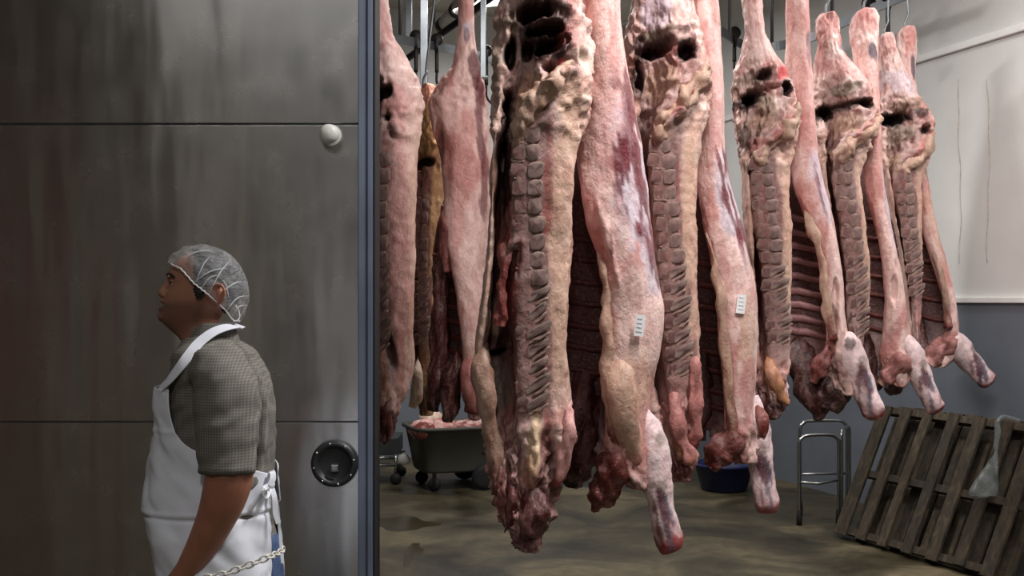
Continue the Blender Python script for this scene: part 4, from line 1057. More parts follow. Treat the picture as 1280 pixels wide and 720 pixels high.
for i, (root, hp, lab) in enumerate(HALVES):
    c, d = rc if i < 10 else rl
    q = np.array([hp.x, hp.y]); t = (q - c) @ d
    f = c + d * t
    e = empty('meat_hook', (hp.x, hp.y, hp.z), 'steel hook in the leg of the ' + ' '.join(lab.split()[:9]), 'hook', 'hooks in the hanging beef')
    zt = 3.9
    pts = [(hp.x - .012, hp.y + .0, hp.z - .04), (hp.x - .02, hp.y, hp.z - .015), (hp.x - .018, hp.y, hp.z + .03), (hp.x, hp.y, hp.z + .07), (hp.x, hp.y, hp.z + .12), ((hp.x + f[0]) / 2, (hp.y + f[1]) / 2, (hp.z + zt) / 2 + .05), (f[0], f[1], zt + .03)]
    tube('hook_rod', smooth_path(pts, 6), 0.007, M_STEEL, e, 8)
    multi('trolley_wheel', [lathe_np((f[0], f[1], zt + .06), [(0, -.012), (.03, -.012), (.034, -.008), (.028, 0), (.034, .008), (.03, .012), (0, .012)], 18, 'X')], M_IRON, e)
# curved rail seen behind the far carcasses
def prz(px, py, z=RZ):
    dd = (z - CH) * F / (HZ - py)
    return tuple(P(px, py, dd))
cr = [prz(900, 38), prz(912, 46), prz(930, 56), prz(965, 58), prz(1005, 50), prz(1040, 35), prz(1075, 18), prz(1110, 3), prz(1150, -14)]
rail('overhead_rail', cr, 'curved steel overhead rail behind the far carcasses', (8, 24, 40, 56))
RR = [prz(488, 47), prz(555, 60), prz(625, 76), prz(690, 88)]
rail('overhead_rail', RR, 'pale straight overhead rail near the insulated pipes', (2, 12, 20))
def hook_thing(px, py, z, hgt, label):
    c = Vector(prz(px, py, z))
    e = empty('roller_hook', c, label, 'hook')
    s = 0.016
    multi('wheel', [lathe_np(tuple(c + Z * 0.055), [(0, -.016), (.045, -.016), (.05, -.01), (.04, 0), (.05, .01), (.045, .016), (0, .016)], 20, 'Y')], M_IRON, e)
    tube('shackle', smooth_path([c + Z * .055 - Y * .03, c - Y * .03 - Z * .02, c - Z * .06, c - Z * (.06 + hgt * .5)], 5), s, M_IRON, e, 8)
    b = c - Z * (.05 + hgt * .5)
    tube('hook', smooth_path([b, b - Z * hgt * .3, b - Z * hgt * .45 + X * .03, b - Z * hgt * .5 + X * .06, b - Z * hgt * .42 + X * .09, b - Z * hgt * .3 + X * .095], 5), .01, M_IRON, e, 8)
hook_thing(520, 54, RZ, .34, 'dark roller hook on the pale rail, closest to the door')
hook_thing(546, 58, RZ, .3, 'dark roller hook on the pale rail beside the insulated pipe')
hook_thing(608, 72, RZ, .34, 'dark roller hook on the pale rail beside the nearest split-faced half')
hook_thing(918, 50, RZ, .22, 'dark roller hook on the curved rail beside the third split face')
hook_thing(1086, 14, RZ, .16, 'dark roller hook on the curved rail above a stub leg')
hook_thing(1110, 4, RZ, .3, 'dark roller hook near the end of the curved rail')
# posts and pipes under the ceiling
def post(px, dep, ylow, wpx, label):
    c = P(px, ylow, dep); s = wpx * dep / F / 2
    e = empty('ceiling_post', c, label, 'post')
    box('steel_tube', (c.x - s, c.y - s, c.z), (c.x + s, c.y + s, CEIL - .001), M_STEEL, e, bevel=.004)
    box('foot_plate', (c.x - s * 1.8, c.y - s * 1.8, c.z - .012), (c.x + s * 1.8, c.y + s * 1.8, c.z), M_STEEL, e, bevel=.003)
post(530, 8.1, 118, 9, 'square steel post hanging from the ceiling between the pink halves')
post(604, 8.6, 96, 7, 'thin steel post hanging from the ceiling beside the near split-faced half')
post(511, 8.9, 50, 8, 'short steel post hanging from the ceiling nearest the door edge')
M_INSUL = simple('white_pipe_lagging', (200, 198, 188), .6)
def zpt(px, py, z):
    return Vector(prz(px, py, z))
pa, pb = zpt(500, 80, 3.72), zpt(640, -22, 4.2)
prop(tube('service_pipe', [pa, pb], .03, M_IRON, n=12), 'black service pipe sloping up to the ceiling', 'pipe')
ia, ib = zpt(530, 60, 4.0), zpt(600, -20, 4.3)
ip = empty('insulated_pipe', ia, 'white lagged pipe with black bands under the ceiling', 'pipe')
tube('lagging', [ia, ib], .07, M_INSUL, ip, 16)
dv = (ib - ia)
for t in (.12, .38, .62, .85):
    tube('band', [ia + dv * (t - .025), ia + dv * (t + .025)], .076, M_RUBBER, ip, 16)
tube('ceiling_bracket', [ib, Vector((ib.x, ib.y, CEIL - .001))], .012, M_STEEL, ip)
tube('ceiling_bracket', [ia + dv * .2, Vector(((ia + dv * .2).x, (ia + dv * .2).y, CEIL - .001))], .012, M_STEEL, ip)

# ceiling lamp housings for the lights above, the two added ones included
M_TUBE, nt_, b_ = mat('lamp_tube')
b_.inputs['Emission Color'].default_value = (1, .96, .9, 1); b_.inputs['Emission Strength'].default_value = 2.0
for (lx, ly, ln, pw, rz, nm) in LAMPS:
    e = empty('ceiling_lamp', (lx, ly, LAMPZ - .1), 'fluorescent ceiling lamp ' + nm, 'lamp')
    a = Vector((math.cos(rz), math.sin(rz), 0)); b = Vector((-math.sin(rz), math.cos(rz), 0))
    bm = bmesh.new(); frame_box(bm, Vector((lx, ly, LAMPZ)), a, b, Z, -ln / 2, ln / 2, -.12, .12, -.06, .06)
    bm_obj('housing', bm, M_WHITEP, e, False, .01)
    for s in (-.06, .06):
        c = Vector((lx, ly, LAMPZ - .085)) + b * s
        tube('lamp_tube', [c - a * ln * .48, c + a * ln * .48], .015, M_TUBE, e)
    for s in (-.4, .4):
        c = Vector((lx, ly, LAMPZ + .05)) + a * ln * s
        tube('rod', [c, Vector((c.x, c.y, CEIL - .001))], .008, M_STEEL, e)

# ------------------------------------------------------------------ pallets against the right-hand wall
def pallet(b0, along, lean, length, width, label, nb, wb, first_w=None):
    along = along.normalized(); up = lean.normalized(); n = along.cross(up).normalized()
    if n.y > 0: n = -n                     # towards the viewer
    root = empty('wooden_pallet', b0, label, 'pallet', 'pallets against the wall')
    def board(name, x0, x1, y0, y1, z0, z1, jit=0.0):
        bm = bmesh.new()
        r = random.uniform(-jit, jit)
        frame_box(bm, b0 + along * r * .3, along, n, up, x0 + r, x1 + r, y0, y1, z0, z1)
        bm_obj(name, bm, M_WOOD, root, False, .003)
    gap = (width - nb * wb) / (nb - 1)
    for k in range(nb):
        x = k * (wb + gap)
        w2 = wb * (1.35 if k in (0,) else random.uniform(.85, 1.1))
        board('deck_board', x, x + w2, .1, .12, 0 if k % 2 == 0 else random.uniform(0, .02), length - random.uniform(0, .012), .006)
    for z in (.015, length * .5 - .04, length - .047):
        board('stringer', 0, width, .022, .1, z, z + .045)
    for k in range(4):
        x = (k + .35) * (width - .08) / 4
        board('bottom_board', x, x + .08, 0, .02, .0, length, .004)
    return root
PB = Vector((2.155, 7.3, 0)); PA = Vector((.398, -.917, 0)); PL = Vector((.35, .119, .834))
nn = PA.normalized().cross(PL.normalized()); nn = -nn if nn.y > 0 else nn
pallet(PB - nn * .1 + Z * .03, PA, PL, .915, 1.3, 'leaning wooden pallet with a plastic bag hanging from its boards', 7, .082)
pallet(PB - nn * .235 + WN * .02 - PA * .01 + Z * .012, PA, PL, .98, 1.3, 'close-boarded wooden pallet behind the one with the plastic bag', 9, .115)

# plastic bag on the pallet
M_BAG, nt, b = mat('thin_plastic')
b.inputs['Base Color'].default_value = L4(128, 134, 134); b.inputs['Roughness'].default_value = .3; b.inputs['Alpha'].default_value = .42
tc = node(nt, 'ShaderNodeTexCoord'); nz = node(nt, 'ShaderNodeTexNoise'); nz.inputs['Scale'].default_value = 30; nz.inputs['Detail'].default_value = 4
nt.links.new(tc.outputs['Object'], nz.inputs['Vector'])
bp = node(nt, 'ShaderNodeBump'); bp.inputs['Strength'].default_value = .4; bp.inputs['Distance'].default_value = .01
nt.links.new(nz.outputs['Fac'], bp.inputs['Height']); nt.links.new(bp.outputs[0], b.inputs['Normal'])
def bag():
    dB_ = 6.28
    root = empty('plastic_bag', P(1232, 620, dB_), 'crumpled clear plastic bag knotted onto the leaning pallet', 'bag')
    prof = [(1246, 526, 3), (1247, 540, 4), (1245, 556, 3), (1245, 566, 2.2), (1243, 574, 5), (1238, 588, 10), (1233, 602, 15), (1230, 612, 18), (1229, 618, 18), (1229, 621, 14)]
    sp = smooth_path(prof, 5); n = 26; v = []
    for q in sp:
        c = P(q[0], q[1], dB_); r = q[2] * dB_ / F
        for k in range(n):
            a = 2 * math.pi * k / n
            v.append((c.x + r * math.cos(a), c.y + .45 * r * math.sin(a), c.z))
    v = np.array(v)
    d = (fbm(v * np.array([30, 30, 10]), 5, 2) - .5) * .05
    v[:, 1] += d * np.repeat(np.clip(sp[:, 2] / 12, .1, 1), n); v[:, 0] += d * .5 * np.repeat(np.clip(sp[:, 2] / 12, .1, 1), n)
    link('bag_film', np_mesh('bag_film', v, quads(len(sp), n)), M_BAG, root)
    lp = [P(1246, 528, dB_), P(1252, 521, dB_ + .03), P(1262, 522, dB_ + .05), P(1274, 526, dB_ + .05)]
    tube('handle', smooth_path(lp, 6), .01, M_BAG, root)
bag()

# ------------------------------------------------------------------ chrome tubular stand
def stand():
    o = Vector((2.015, 7.7, 0)); u = Vector((.36, .05, 0)); w2 = Vector((.1, .36, 0))
    root = empty('tubular_stand', o, 'bare chrome tubular stand with black feet beside the leaning pallet', 'stand')
    H1, H2 = .63, .69
    def frame(a, b, h):
        d = (b - a).normalized(); r = .07
        return smooth_path([a + Z * .06, a + Z * h * .5, a + Z * (h - r), a + d * r * .3 + Z * (h - r * .3), a + d * r + Z * h, b - d * r + Z * h, b - d * r * .3 + Z * (h - r * .3), b + Z * (h - r), b + Z * h * .5, b + Z * .06], 5)
    A, B, C, D = o, o + u, o + w2, o + u + w2
    tube('front_frame', frame(A, A + u * .8, H1), .0125, M_CHROME, root)
    tube('rear_frame', frame(C, D, H2), .0125, M_CHROME, root)
    tube('side_frame', frame(A + u * .86, D - w2 * .15 + u * .05, H1 + .03), .0125, M_CHROME, root)
    tube('cross_bar', [A + Z * .3 + u * .02, A + u * .4 + Z * .29 - Y * .01, A + u * .78 + Z * .31], .01, M_CHROME, root)
    tube('cross_bar', [A + Z * .28, C + Z * .28], .01, M_CHROME, root)
    tube('cross_bar', [C + Z * .3, D + Z * .3], .01, M_CHROME, root)
    for p in (A, A + u * .8, C, D, A + u * .86, D - w2 * .15 + u * .05):
        multi('rubber_foot', [lathe_np((p.x, p.y, 0), [(0, 0), (.02, 0), (.021, .05), (.017, .1), (.012, .11)], 12)], M_RUBBER, root)
stand()

# ------------------------------------------------------------------ tub trolley with trimmings
def tub():
    c = P(572, 604, 9.35); c.z = 0
    root = empty('tub_trolley', c, 'grey plastic tub trolley on wheels under the beef beside the door', 'trolley')
    rz = .33
    a = Vector((math.cos(rz), math.sin(rz), 0)); b = Vector((-math.sin(rz), math.cos(rz), 0))
    L, Wd = .42, .3
    prof = [(.82, .15, 1), (.84, .17, 1), (.99, .50, 1), (1.06, .505, 1), (1.06, .53, 1), (.97, .53, 1), (.80, .19, 1), (.78, .18, 1)]
    v = []; n = 40
    for (s, z, _) in prof:
        for k in range(n):
            t = 2 * math.pi * k / n
            f = lambda q: math.copysign(abs(q) ** .35, q)
            v.append(tuple(c + a * f(math.cos(t)) * L * s + b * f(math.sin(t)) * Wd * s + Z * z))
    fs = quads(len(prof), n) + [tuple(range(n))[::-1], tuple((len(prof) - 1) * n + k for k in range(n))]
    link('tub', np_mesh('tub', v, fs), M_GREYP, root)
    box('axle', (c.x - .02, c.y - .02, .1), (c.x + .02, c.y + .02, .16), M_IRON, root)
    for (sx, sy, r) in ((-.62, -.7, .055), (-.62, .7, .055)):
        p = c + a * L * sx + b * Wd * sy
        k = multi('caster', [lathe_np((p.x, p.y, r), [(0, -.02), (r, -.018), (r, .018), (0, .02)], 18, 'Y')], M_RUBBER, root)
        box('fork', (p.x - .015, p.y - .028, r), (p.x + .015, p.y + .028, .155), M_IRON, k)
    for sy in (-.95, .95):
        p = c + a * L * .35 + b * Wd * sy
        multi('wheel', [lathe_np((p.x, p.y, .105), [(0, -.03), (.06, -.03), (.1, -.026), (.105, 0), (.1, .026), (.06, .03), (0, .03)], 26, 'Y')], M_RUBBER, root)
    tube('push_handle', smooth_path([c + a * L * 1.0 + b * .2 + Z * .5, c + a * L * 1.2 + b * .2 + Z * .62, c + a * L * 1.25 + Z * .64, c + a * L * 1.2 - b * .2 + Z * .62, c + a * L * 1.0 - b * .2 + Z * .5], 5), .014, M_STEEL, root)
    return c, a, b
tc_, ta, tb = tub()
def scrap(u, v_, z, r, seed, c1, label):
    c = tc_ + ta * u + tb * v_ + Z * z
    v, fs = ball_np(c, r, 26, 16); v = np.array(v)
    d = v - np.array(c)
    v = np.array(c) + d * (0.65 + .7 * fbm(v * 14, seed, 3)[:, None])
    col = c1 * (.6 + .8 * fbm(v * 30, seed + 4, 3)[:, None])
    k = sstep(.5, .65, fbm(v * 22, seed + 7, 3))[:, None] * .7
    col = col * (1 - k) + FAT * k
    prop(link('meat_scrap', np_mesh('meat_scrap', v, fs, col), M_MEAT), label, 'meat', 'trimmings in the tub trolley')
scrap(-.30, -.06, .49, (.13, .1, .1), 1, FATP, 'large pale pink fat trimming at the corner of the tub trolley')
scrap(-.34, -.2, .5, (.09, .07, .07), 2, RED, 'small red meat trimming on the rim of the tub trolley')
scrap(-.16, -.14, .49, (.12, .1, .1), 3, PINK, 'pink meat trimming lying beside the pale one in the tub')
scrap(-.2, .12, .54, (.1, .1, .12), 4, BONE, 'whitish fat trimming heaped up in the tub trolley')
scrap(.05, -.05, .46, (.16, .13, .1), 5, RED, 'broad dark red trimming in the middle of the tub')
scrap(.25, .05, .46, (.13, .12, .1), 6, DRED, 'dark red trimming by the push handle of the tub')

# low platform cart behind the door edge
def cart():
    c = P(462, 600, 9.6); c.z = 0
    root = empty('platform_cart', c, 'low steel platform cart with a white wheel behind the door edge', 'cart')
    w_, dpt = .27, .22
    box('deck_tray', (c.x - w_, c.y - dpt, .25), (c.x + w_, c.y + dpt, .40), simple('dull_grey_tray', (70, 74, 76), .5, .6), root, .01)
    for z in (.17, .23):
        for s in (-1, 1):
            tube('rail_tube', [c + Vector((-w_, s * dpt, z)), c + Vector((w_ + .02, s * dpt, z))], .014, M_CHROME, root)
    for sx in (-1, 1):
        for sy in (-1, 1):
            p = c + Vector((sx * w_ * .93, sy * dpt, 0))
            tube('leg', [p + Z * .1, p + Z * .26], .013, M_CHROME, root)
            k = multi('wheel', [lathe_np((p.x, p.y, .05), [(0, -.016), (.045, -.016), (.05, 0), (.045, .016), (0, .016)], 18, 'Y')], M_RUBBER, root)
    p = c + Vector((w_ + .05, -dpt - .01, .22))
    multi('bumper_wheel', [lathe_np((p.x, p.y, p.z), [(0, -.016), (.045, -.016), (.05, 0), (.045, .016), (0, .016)], 20, 'Y')], M_WHITEP, root)
cart()

# blue basin
bc = P(905, 606, 9.15)
prof = [(0, .0), (.17, .0), (.19, .015), (.24, .2), (.265, .205), (.265, .225), (.232, .225), (.18, .03), (0, .025)]
prop(link('basin', np_mesh('basin', *lathe_np((bc.x, bc.y, 0.0), prof, 36)), M_BLUEP), 'round dark blue plastic basin on the floor under the beef', 'basin')

# ------------------------------------------------------------------ the man in the white apron (profile, facing left)
DM = 3.0
SM = DM / F
def PM(px, py, lat=0.0):
    """pixel of a point on the man's near side (mirrored for the far side), lat metres from his midline"""
    v = P(px, py, DM - abs(lat)); v.y = DM + lat
    return v
def PN(px, py, lat=0.0):
    """point given by its place in the man's midline plane, then moved sideways"""
    v = P(px, py, DM); v.y += lat
    return v
def seen(co):
    """pixel column and row of points, both sides treated as the near side"""
    dd = DM - np.abs(co[..., 1] - DM)
    return 640 + co[..., 0] * F / dd, HZ - (co[..., 2] - CH) * F / dd
man = empty('person', (P(265, 400, DM).x, DM, 0), 'man in a hairnet, checked short-sleeved shirt and white apron, looking up', 'person')

def sup(t, n):
    c, s = np.cos(t), np.sin(t)
    return np.sign(c) * np.abs(c) ** (2 / n), np.sign(s) * np.abs(s) ** (2 / n)

def loft_rows(data, R, N=64, n=2.2, latc=0.0):
    """data rows: py, x_front_px, x_back_px, half_width_m ; t=0 is the front (left in the picture), near side at t=90deg"""
    r = rows(data, R)
    t = np.linspace(0, 2 * np.pi, N, endpoint=False)
    c, s = sup(t, n)
    xf = (r[:, 1] - 640) * SM; xb = (r[:, 2] - 640) * SM
    cx = .5 * (xf + xb); a = .5 * (xb - xf)
    V = np.zeros((R, N, 3))
    V[:, :, 0] = cx[:, None] - a[:, None] * c[None]
    V[:, :, 1] = DM + latc - r[:, 3][:, None] * s[None]
    V[:, :, 2] = (CH + (HZ - r[:, 0]) * SM)[:, None]
    return V, r, t

def loft_part(data, R, N=64, n=2.2, latc=0.0):
    V, r, t = loft_rows(data, R, N, n, latc)
    fs = quads(R, N) + [tuple(range(N))[::-1], tuple((R - 1) * N + k for k in range(N))]
    return V.reshape(-1, 3).tolist(), fs

def limb(pts, n=20, m=6, flat=1.0, at=None):
    """pts: (px, py, lat, radius_m)"""
    sp = smooth_path(pts, m)
    path = [(at or PM)(q[0], q[1], q[2]) for q in sp]
    return tube_np(path, [max(.001, q[3]) for q in sp], n, True, flat)

def remesh(name, parts, voxel, m, parent, smooth_it=6, fac=.5):
    V = []; FS = []
    for v, fs in parts:
        k = len(V); V += [tuple(q) for q in v]; FS += [tuple(i + k for i in f) for f in fs]
    me = np_mesh(name, V, FS)
    bm = bmesh.new(); bm.from_mesh(me)
    bmesh.ops.recalc_face_normals(bm, faces=bm.faces); bm.to_mesh(me); bm.free()
    ob = bpy.data.objects.new(name, me); COL.objects.link(ob)
    md = ob.modifiers.new('r', 'REMESH'); md.mode = 'VOXEL'; md.voxel_size = voxel
    ms = ob.modifiers.new('s', 'SMOOTH'); ms.iterations = smooth_it; ms.factor = fac
    dg = bpy.context.evaluated_depsgraph_get()
    me2 = bpy.data.meshes.new_from_object(ob.evaluated_get(dg))
    bpy.data.objects.remove(ob)
    me2.name = name
    return link(name, me2, m, parent)

def attr_color(o, fn):
    me = o.data
    co = np.zeros(len(me.vertices) * 3, np.float32); me.vertices.foreach_get('co', co); co = co.reshape(-1, 3).astype(float)
    px, py = seen(co); lat = co[:, 1] - DM
    c = fn(co, px, py, lat)
    at = me.color_attributes.new('Col', 'FLOAT_COLOR', 'POINT')
    c4 = np.ones((len(co), 4), np.float32); c4[:, :3] = c
    at.data.foreach_set('color', c4.ravel())

def displace(o, fn):
    me = o.data
    n = len(me.vertices)
    co = np.zeros(n * 3, np.float32); me.vertices.foreach_get('co', co); co = co.reshape(-1, 3).astype(float)
    no = np.zeros(n * 3, np.float32); me.vertices.foreach_get('normal', no); no = no.reshape(-1, 3)
    d = fn(co, *seen(co), co[:, 1] - DM)
    co = co + no * d[:, None]
    me.vertices.foreach_set('co', co.astype(np.float32).ravel()); me.update()

# --- skin material
M_SKIN, nt, b = mat('skin')
at = node(nt, 'ShaderNodeAttribute'); at.attribute_name = 'Col'
nt.links.new(at.outputs['Color'], b.inputs['Base Color'])
b.inputs['Roughness'].default_value = .5; b.inputs['Subsurface Weight'].default_value = .12; b.inputs['Subsurface Radius'].default_value = (.01, .004, .002); b.inputs['Subsurface Scale'].default_value = .5
tc = node(nt, 'ShaderNodeTexCoord'); nz = node(nt, 'ShaderNodeTexNoise'); nz.inputs['Scale'].default_value = 160; nz.inputs['Detail'].default_value = 4
nt.links.new(tc.outputs['Object'], nz.inputs['Vector'])
bp = node(nt, 'ShaderNodeBump'); bp.inputs['Strength'].default_value = .2; bp.inputs['Distance'].default_value = .003
nt.links.new(nz.outputs['Fac'], bp.inputs['Height']); nt.links.new(bp.outputs[0], b.inputs['Normal'])

HEAD = [(314, 243, 262, .02), (317, 234, 272, .038), (322, 226, 280, .052), (328, 219, 287, .063), (336, 214, 292, .07), (344, 212, 296, .074), (352, 213, 298, .0755), (360, 212.5, 299, .0755), (368, 210, 298, .074), (374, 207, 294, .072),
        (380, 205.5, 290, .069), (386, 204, 284, .066), (392, 202, 278, .063), (398, 201, 274, .059), (403, 203, 273, .055), (408, 208, 274, .053), (414, 215, 276, .054), (420, 223, 279, .056), (428, 229, 283, .058), (440, 231, 289, .062), (458, 234, 294, .07), (470, 234, 296, .06)]
def head_parts():
    p = []
    V, r, t = loft_rows(HEAD, 90, 72, 2.05)
    # narrow the front of the face, keep cheekbones
    xf = (r[:, 1] - 640) * SM; xb = (r[:, 2] - 640) * SM
    u = (V[:, :, 0] - xf[:, None]) / (xb - xf)[:, None]
    lat = V[:, :, 1] - DM
    pyr = r[:, 0][:, None]
    jaw = sstep(376, 400, pyr) * (1 - sstep(405, 425, pyr))
    V[:, :, 1] = DM + lat * (1 - .16 * jaw * (1 - sstep(.0, .5, u)))
    # eye sockets
    pxv = 640 + V[:, :, 0] / SM
    e = np.exp(-(((pyr - 352.5) / 5.0) ** 2) - ((np.abs(lat) - .031) / .016) ** 2) * (u < .35)
    V[:, :, 0] += e * .011
    # cheekbone
    e = np.exp(-(((pyr - 366) / 7.0) ** 2) - ((np.abs(lat) - .046) / .018) ** 2) * (u < .4)
    V[:, :, 0] -= e * .005
    N_ = V.shape[1]
    fs = quads(90, N_) + [tuple(range(N_))[::-1], tuple(89 * N_ + k for k in range(N_))]
    p.append((V.reshape(-1, 3).tolist(), fs))
    p.append(limb([(215, 346, 0, .008), (211.5, 351, 0, .0075), (207.5, 357, 0, .0085), (203.5, 363, 0, .0105), (202, 366, 0, .0115), (203.5, 369, 0, .009)], 16, 5))      # nose
    for s in (-1, 1):
        p.append(ball_np(PN(206.5, 368.5, s * .0125), (.010, .0075, .008)))          # nostril wing
        p.append(ball_np(PN(217.5, 346, s * .03), (.008, .024, .0065)))            # brow ridge
        # ear: body, rim, lobe
        p.append(ball_np(PM(272, 368, s * .077), (.016, .010, .028)))
        rim = [PM(266 + 0, 372, s * .080), PM(266, 361, s * .084), PM(271, 355.5, s * .088), PM(278, 357.5, s * .090), PM(280.5, 366, s * .089), PM(277.5, 375, s * .086), PM(271, 381.5, s * .081), PM(267.5, 379, s * .078)]
        v, f2 = tube_np(smooth_path([tuple(q) for q in rim], 5), .0048, 10); p.append((v, f2))
    p.append(ball_np(PM(204.5, 376.5, 0), (.0085, .022, .0065)))       # upper lip
    p.append(ball_np(PM(203, 385.8, 0), (.0105, .020, .0062)))         # lower lip
    p.append(ball_np(PM(204.5, 396, 0), (.0155, .024, .0155)))         # chin
    return p

def hand_parts(wx, wy, lat, dirx, diry, side):
    """palm and five curled fingers beyond the wrist; direction in pixels"""
    p = []
    ln = math.hypot(dirx, diry); ux, uy = dirx / ln, diry / ln
    def q(a, l, perp=0.0):       # a metres along the hand, perp metres across (to the front/left-up)
        return (wx + (ux * a - uy * perp) / SM, wy + (uy * a + ux * perp) / SM, lat + l)
    p.append(limb([q(-.02, 0) + (.026,), q(.02, 0) + (.028,), q(.05, 0, .0) + (.034,), q(.08, .0) + (.035,), q(.098, 0) + (.026,)], 18, 4, 1.0))
    lens = [.075, .085, .08, .062]
    for k in range(4):
        off = (k - 1.5) * .019
        L = lens[k]
        b0 = q(.085, .004 * side, off); 
        p.append(limb([b0 + (.0098,), q(.085 + L * .4, side * .012, off) + (.0092,), q(.085 + L * .72, side * .034, off) + (.0085,), q(.085 + L * .74, side * .058, off) + (.007,)], 12, 4))
    p.append(limb([q(.02, side * .01, -.028) + (.0125,), q(.05, side * .026, -.045) + (.0115,), q(.08, side * .036, -.046) + (.0095,), q(.1, side * .042, -.038) + (.007,)], 12, 4))
    return p

body_parts = head_parts()
body_parts.append(loft_part([(436, 234, 294, .07), (446, 228, 308, .125), (462, 222, 320, .145), (500, 222, 330, .14), (560, 216, 332, .13), (620, 212, 330, .14), (680, 214, 332, .15), (720, 216, 336, .15), (740, 220, 332, .14)], 60))
for s in (-1, 1):
    if s < 0:
        arm = [(276, 462, -.165, .05), (283, 500, -.19, .05), (287, 550, -.2, .052), (287, 590, -.205, .061), (281, 618, -.205, .058), (270, 648, -.2, .05), (253, 682, -.195, .041), (236, 708, -.19, .032), (223, 726, -.19, .027)]
        hd = (223, 724, -.19, -14, 20)
    else:
        arm = [(246, 462, .165, .05), (238, 510, .18, .05), (232, 560, .19, .049), (228, 610, .19, .05), (216, 650, .19, .045), (202, 690, .18, .035), (196, 710, .18, .028)]
        hd = (196, 710, .18, -8, 22)
    body_parts.append(limb(arm, 22, 6))
    body_parts += hand_parts(hd[0], hd[1], hd[2], hd[3], hd[4], -s)
    sw = -14 if s < 0 else 18
    body_parts.append(limb([(268, 700, s * .085, .08), (266 + sw * .3, 800, s * .09, .075), (264 + sw, 890, s * .09, .055), (270 + sw * 1.2, 960, s * .09, .055), (275 + sw * 1.6, 1050, s * .09, .038), (274 + sw * 1.6, 1076, s * .09, .04)], 20, 6))
    body_parts.append(limb([(280 + sw * 1.6, 1082, s * .09, .03), (262 + sw * 1.6, 1084, s * .09, .032), (236 + sw * 1.6, 1087, s * .09, .02)], 16, 5))
body = remesh('body', body_parts, .0038, M_SKIN, man, 5, .5)
def skin_col(co, px, py, lat):
    base = lin((154, 108, 88))
    n = fbm(co * 30, 3, 3)[:, None]
    c = base * (.85 + .3 * n)
    face = (py < 432)
    lip = (np.exp(-(((py - 381) / 5.5) ** 2)) * (px < 209) * (np.abs(lat) < .026))[:, None]
    c = c * (1 - .6 * lip) + lin((128, 62, 58)) * .6 * lip
    stub = (sstep(372, 384, py) * (1 - sstep(412, 424, py)) * (1 - sstep(246, 262, px)) * face)[:, None]
    c = c * (1 - .5 * stub * (.6 + .8 * n)) + lin((48, 38, 34)) * .5 * stub * (.6 + .8 * n)
    red = (np.exp(-(((px - 272) / 10) ** 2) - ((py - 366) / 14) ** 2) * face)[:, None]
    c = c * (1 - .35 * red) + lin((190, 110, 95)) * .35 * red
    slot = (np.exp(-(((py - 381.4) / 1.3) ** 2)) * (px < 211) * (np.abs(lat) < .025))[:, None]
    c = c * (1 - .75 * slot) + lin((60, 26, 24)) * .75 * slot
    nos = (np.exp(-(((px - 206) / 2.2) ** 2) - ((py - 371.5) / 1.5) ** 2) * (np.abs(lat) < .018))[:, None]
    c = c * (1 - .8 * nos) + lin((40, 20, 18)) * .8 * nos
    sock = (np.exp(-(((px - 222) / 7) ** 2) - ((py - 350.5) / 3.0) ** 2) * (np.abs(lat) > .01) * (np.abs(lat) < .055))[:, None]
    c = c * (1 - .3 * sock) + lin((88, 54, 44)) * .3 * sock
    arm = sstep(560, 600, py)[:, None]
    c = c * (1 - arm) + c * np.array([.92, .82, .78]) * arm
    return c
attr_color(body, skin_col)
displace(body, lambda co, px, py, lat: -.0035 * np.exp(-(((py - 381.4) / 1.4) ** 2)) * (px < 212) * (np.abs(lat) < .026))

# eyes and eyebrows
M_EYE, nt, b = mat('eye')
b.inputs['Base Color'].default_value = L4(190, 184, 176); b.inputs['Roughness'].default_value = .15
M_IRIS = simple('dark_iris', (34, 22, 16), .15)
M_HAIR = simple('dark_brown_hair', (24, 19, 17), .55, 0, .25, 90, .8, 220)
for s in (-1, 1):
    c = PN(223.0, 353.6, s * .032)
    e = multi('eyeball', [ball_np(c, (.0115, .0115, .0115))], M_EYE, man)
    v, fs = ball_np(c + Vector((-.0072, s * .0042, .0012)), (.0058, .0058, .0058)); multi('iris', [(v, fs)], M_IRIS, e)
    for (dz_, ry) in ((.0062, .0042), (-.0072, .003)):
        pass
    lid = [(219.5, 351, s * .020, .0030), (217.8, 350.6, s * .030, .0046), (220.4, 351.2, s * .041, .0046), (226, 353.8, s * .047, .0028)]
    v, fs = limb(lid, 10, 5, 1.0, PN)
    low = [(219.5, 356.5, s * .020, .0026), (218.6, 357.2, s * .030, .0036), (221.2, 356.8, s * .041, .0036), (226, 354.6, s * .047, .0024)]
    v2, fs2 = limb(low, 10, 5, 1.0, PN)
    lo_ = multi('eyelid', [(v, fs), (v2, fs2)], M_SKIN, man)
    attr_color(lo_, skin_col)
    br = [(212, 347, s * .010, .0026), (212.6, 344.6, s * .020, .0040), (215, 343.4, s * .032, .0050), (220.5, 344.4, s * .046, .0046), (229, 348.6, s * .056, .0026)]
    v, fs = limb(br, 10, 5, 1.0, PN); multi('eyebrow', [(v, fs)], M_HAIR, man)

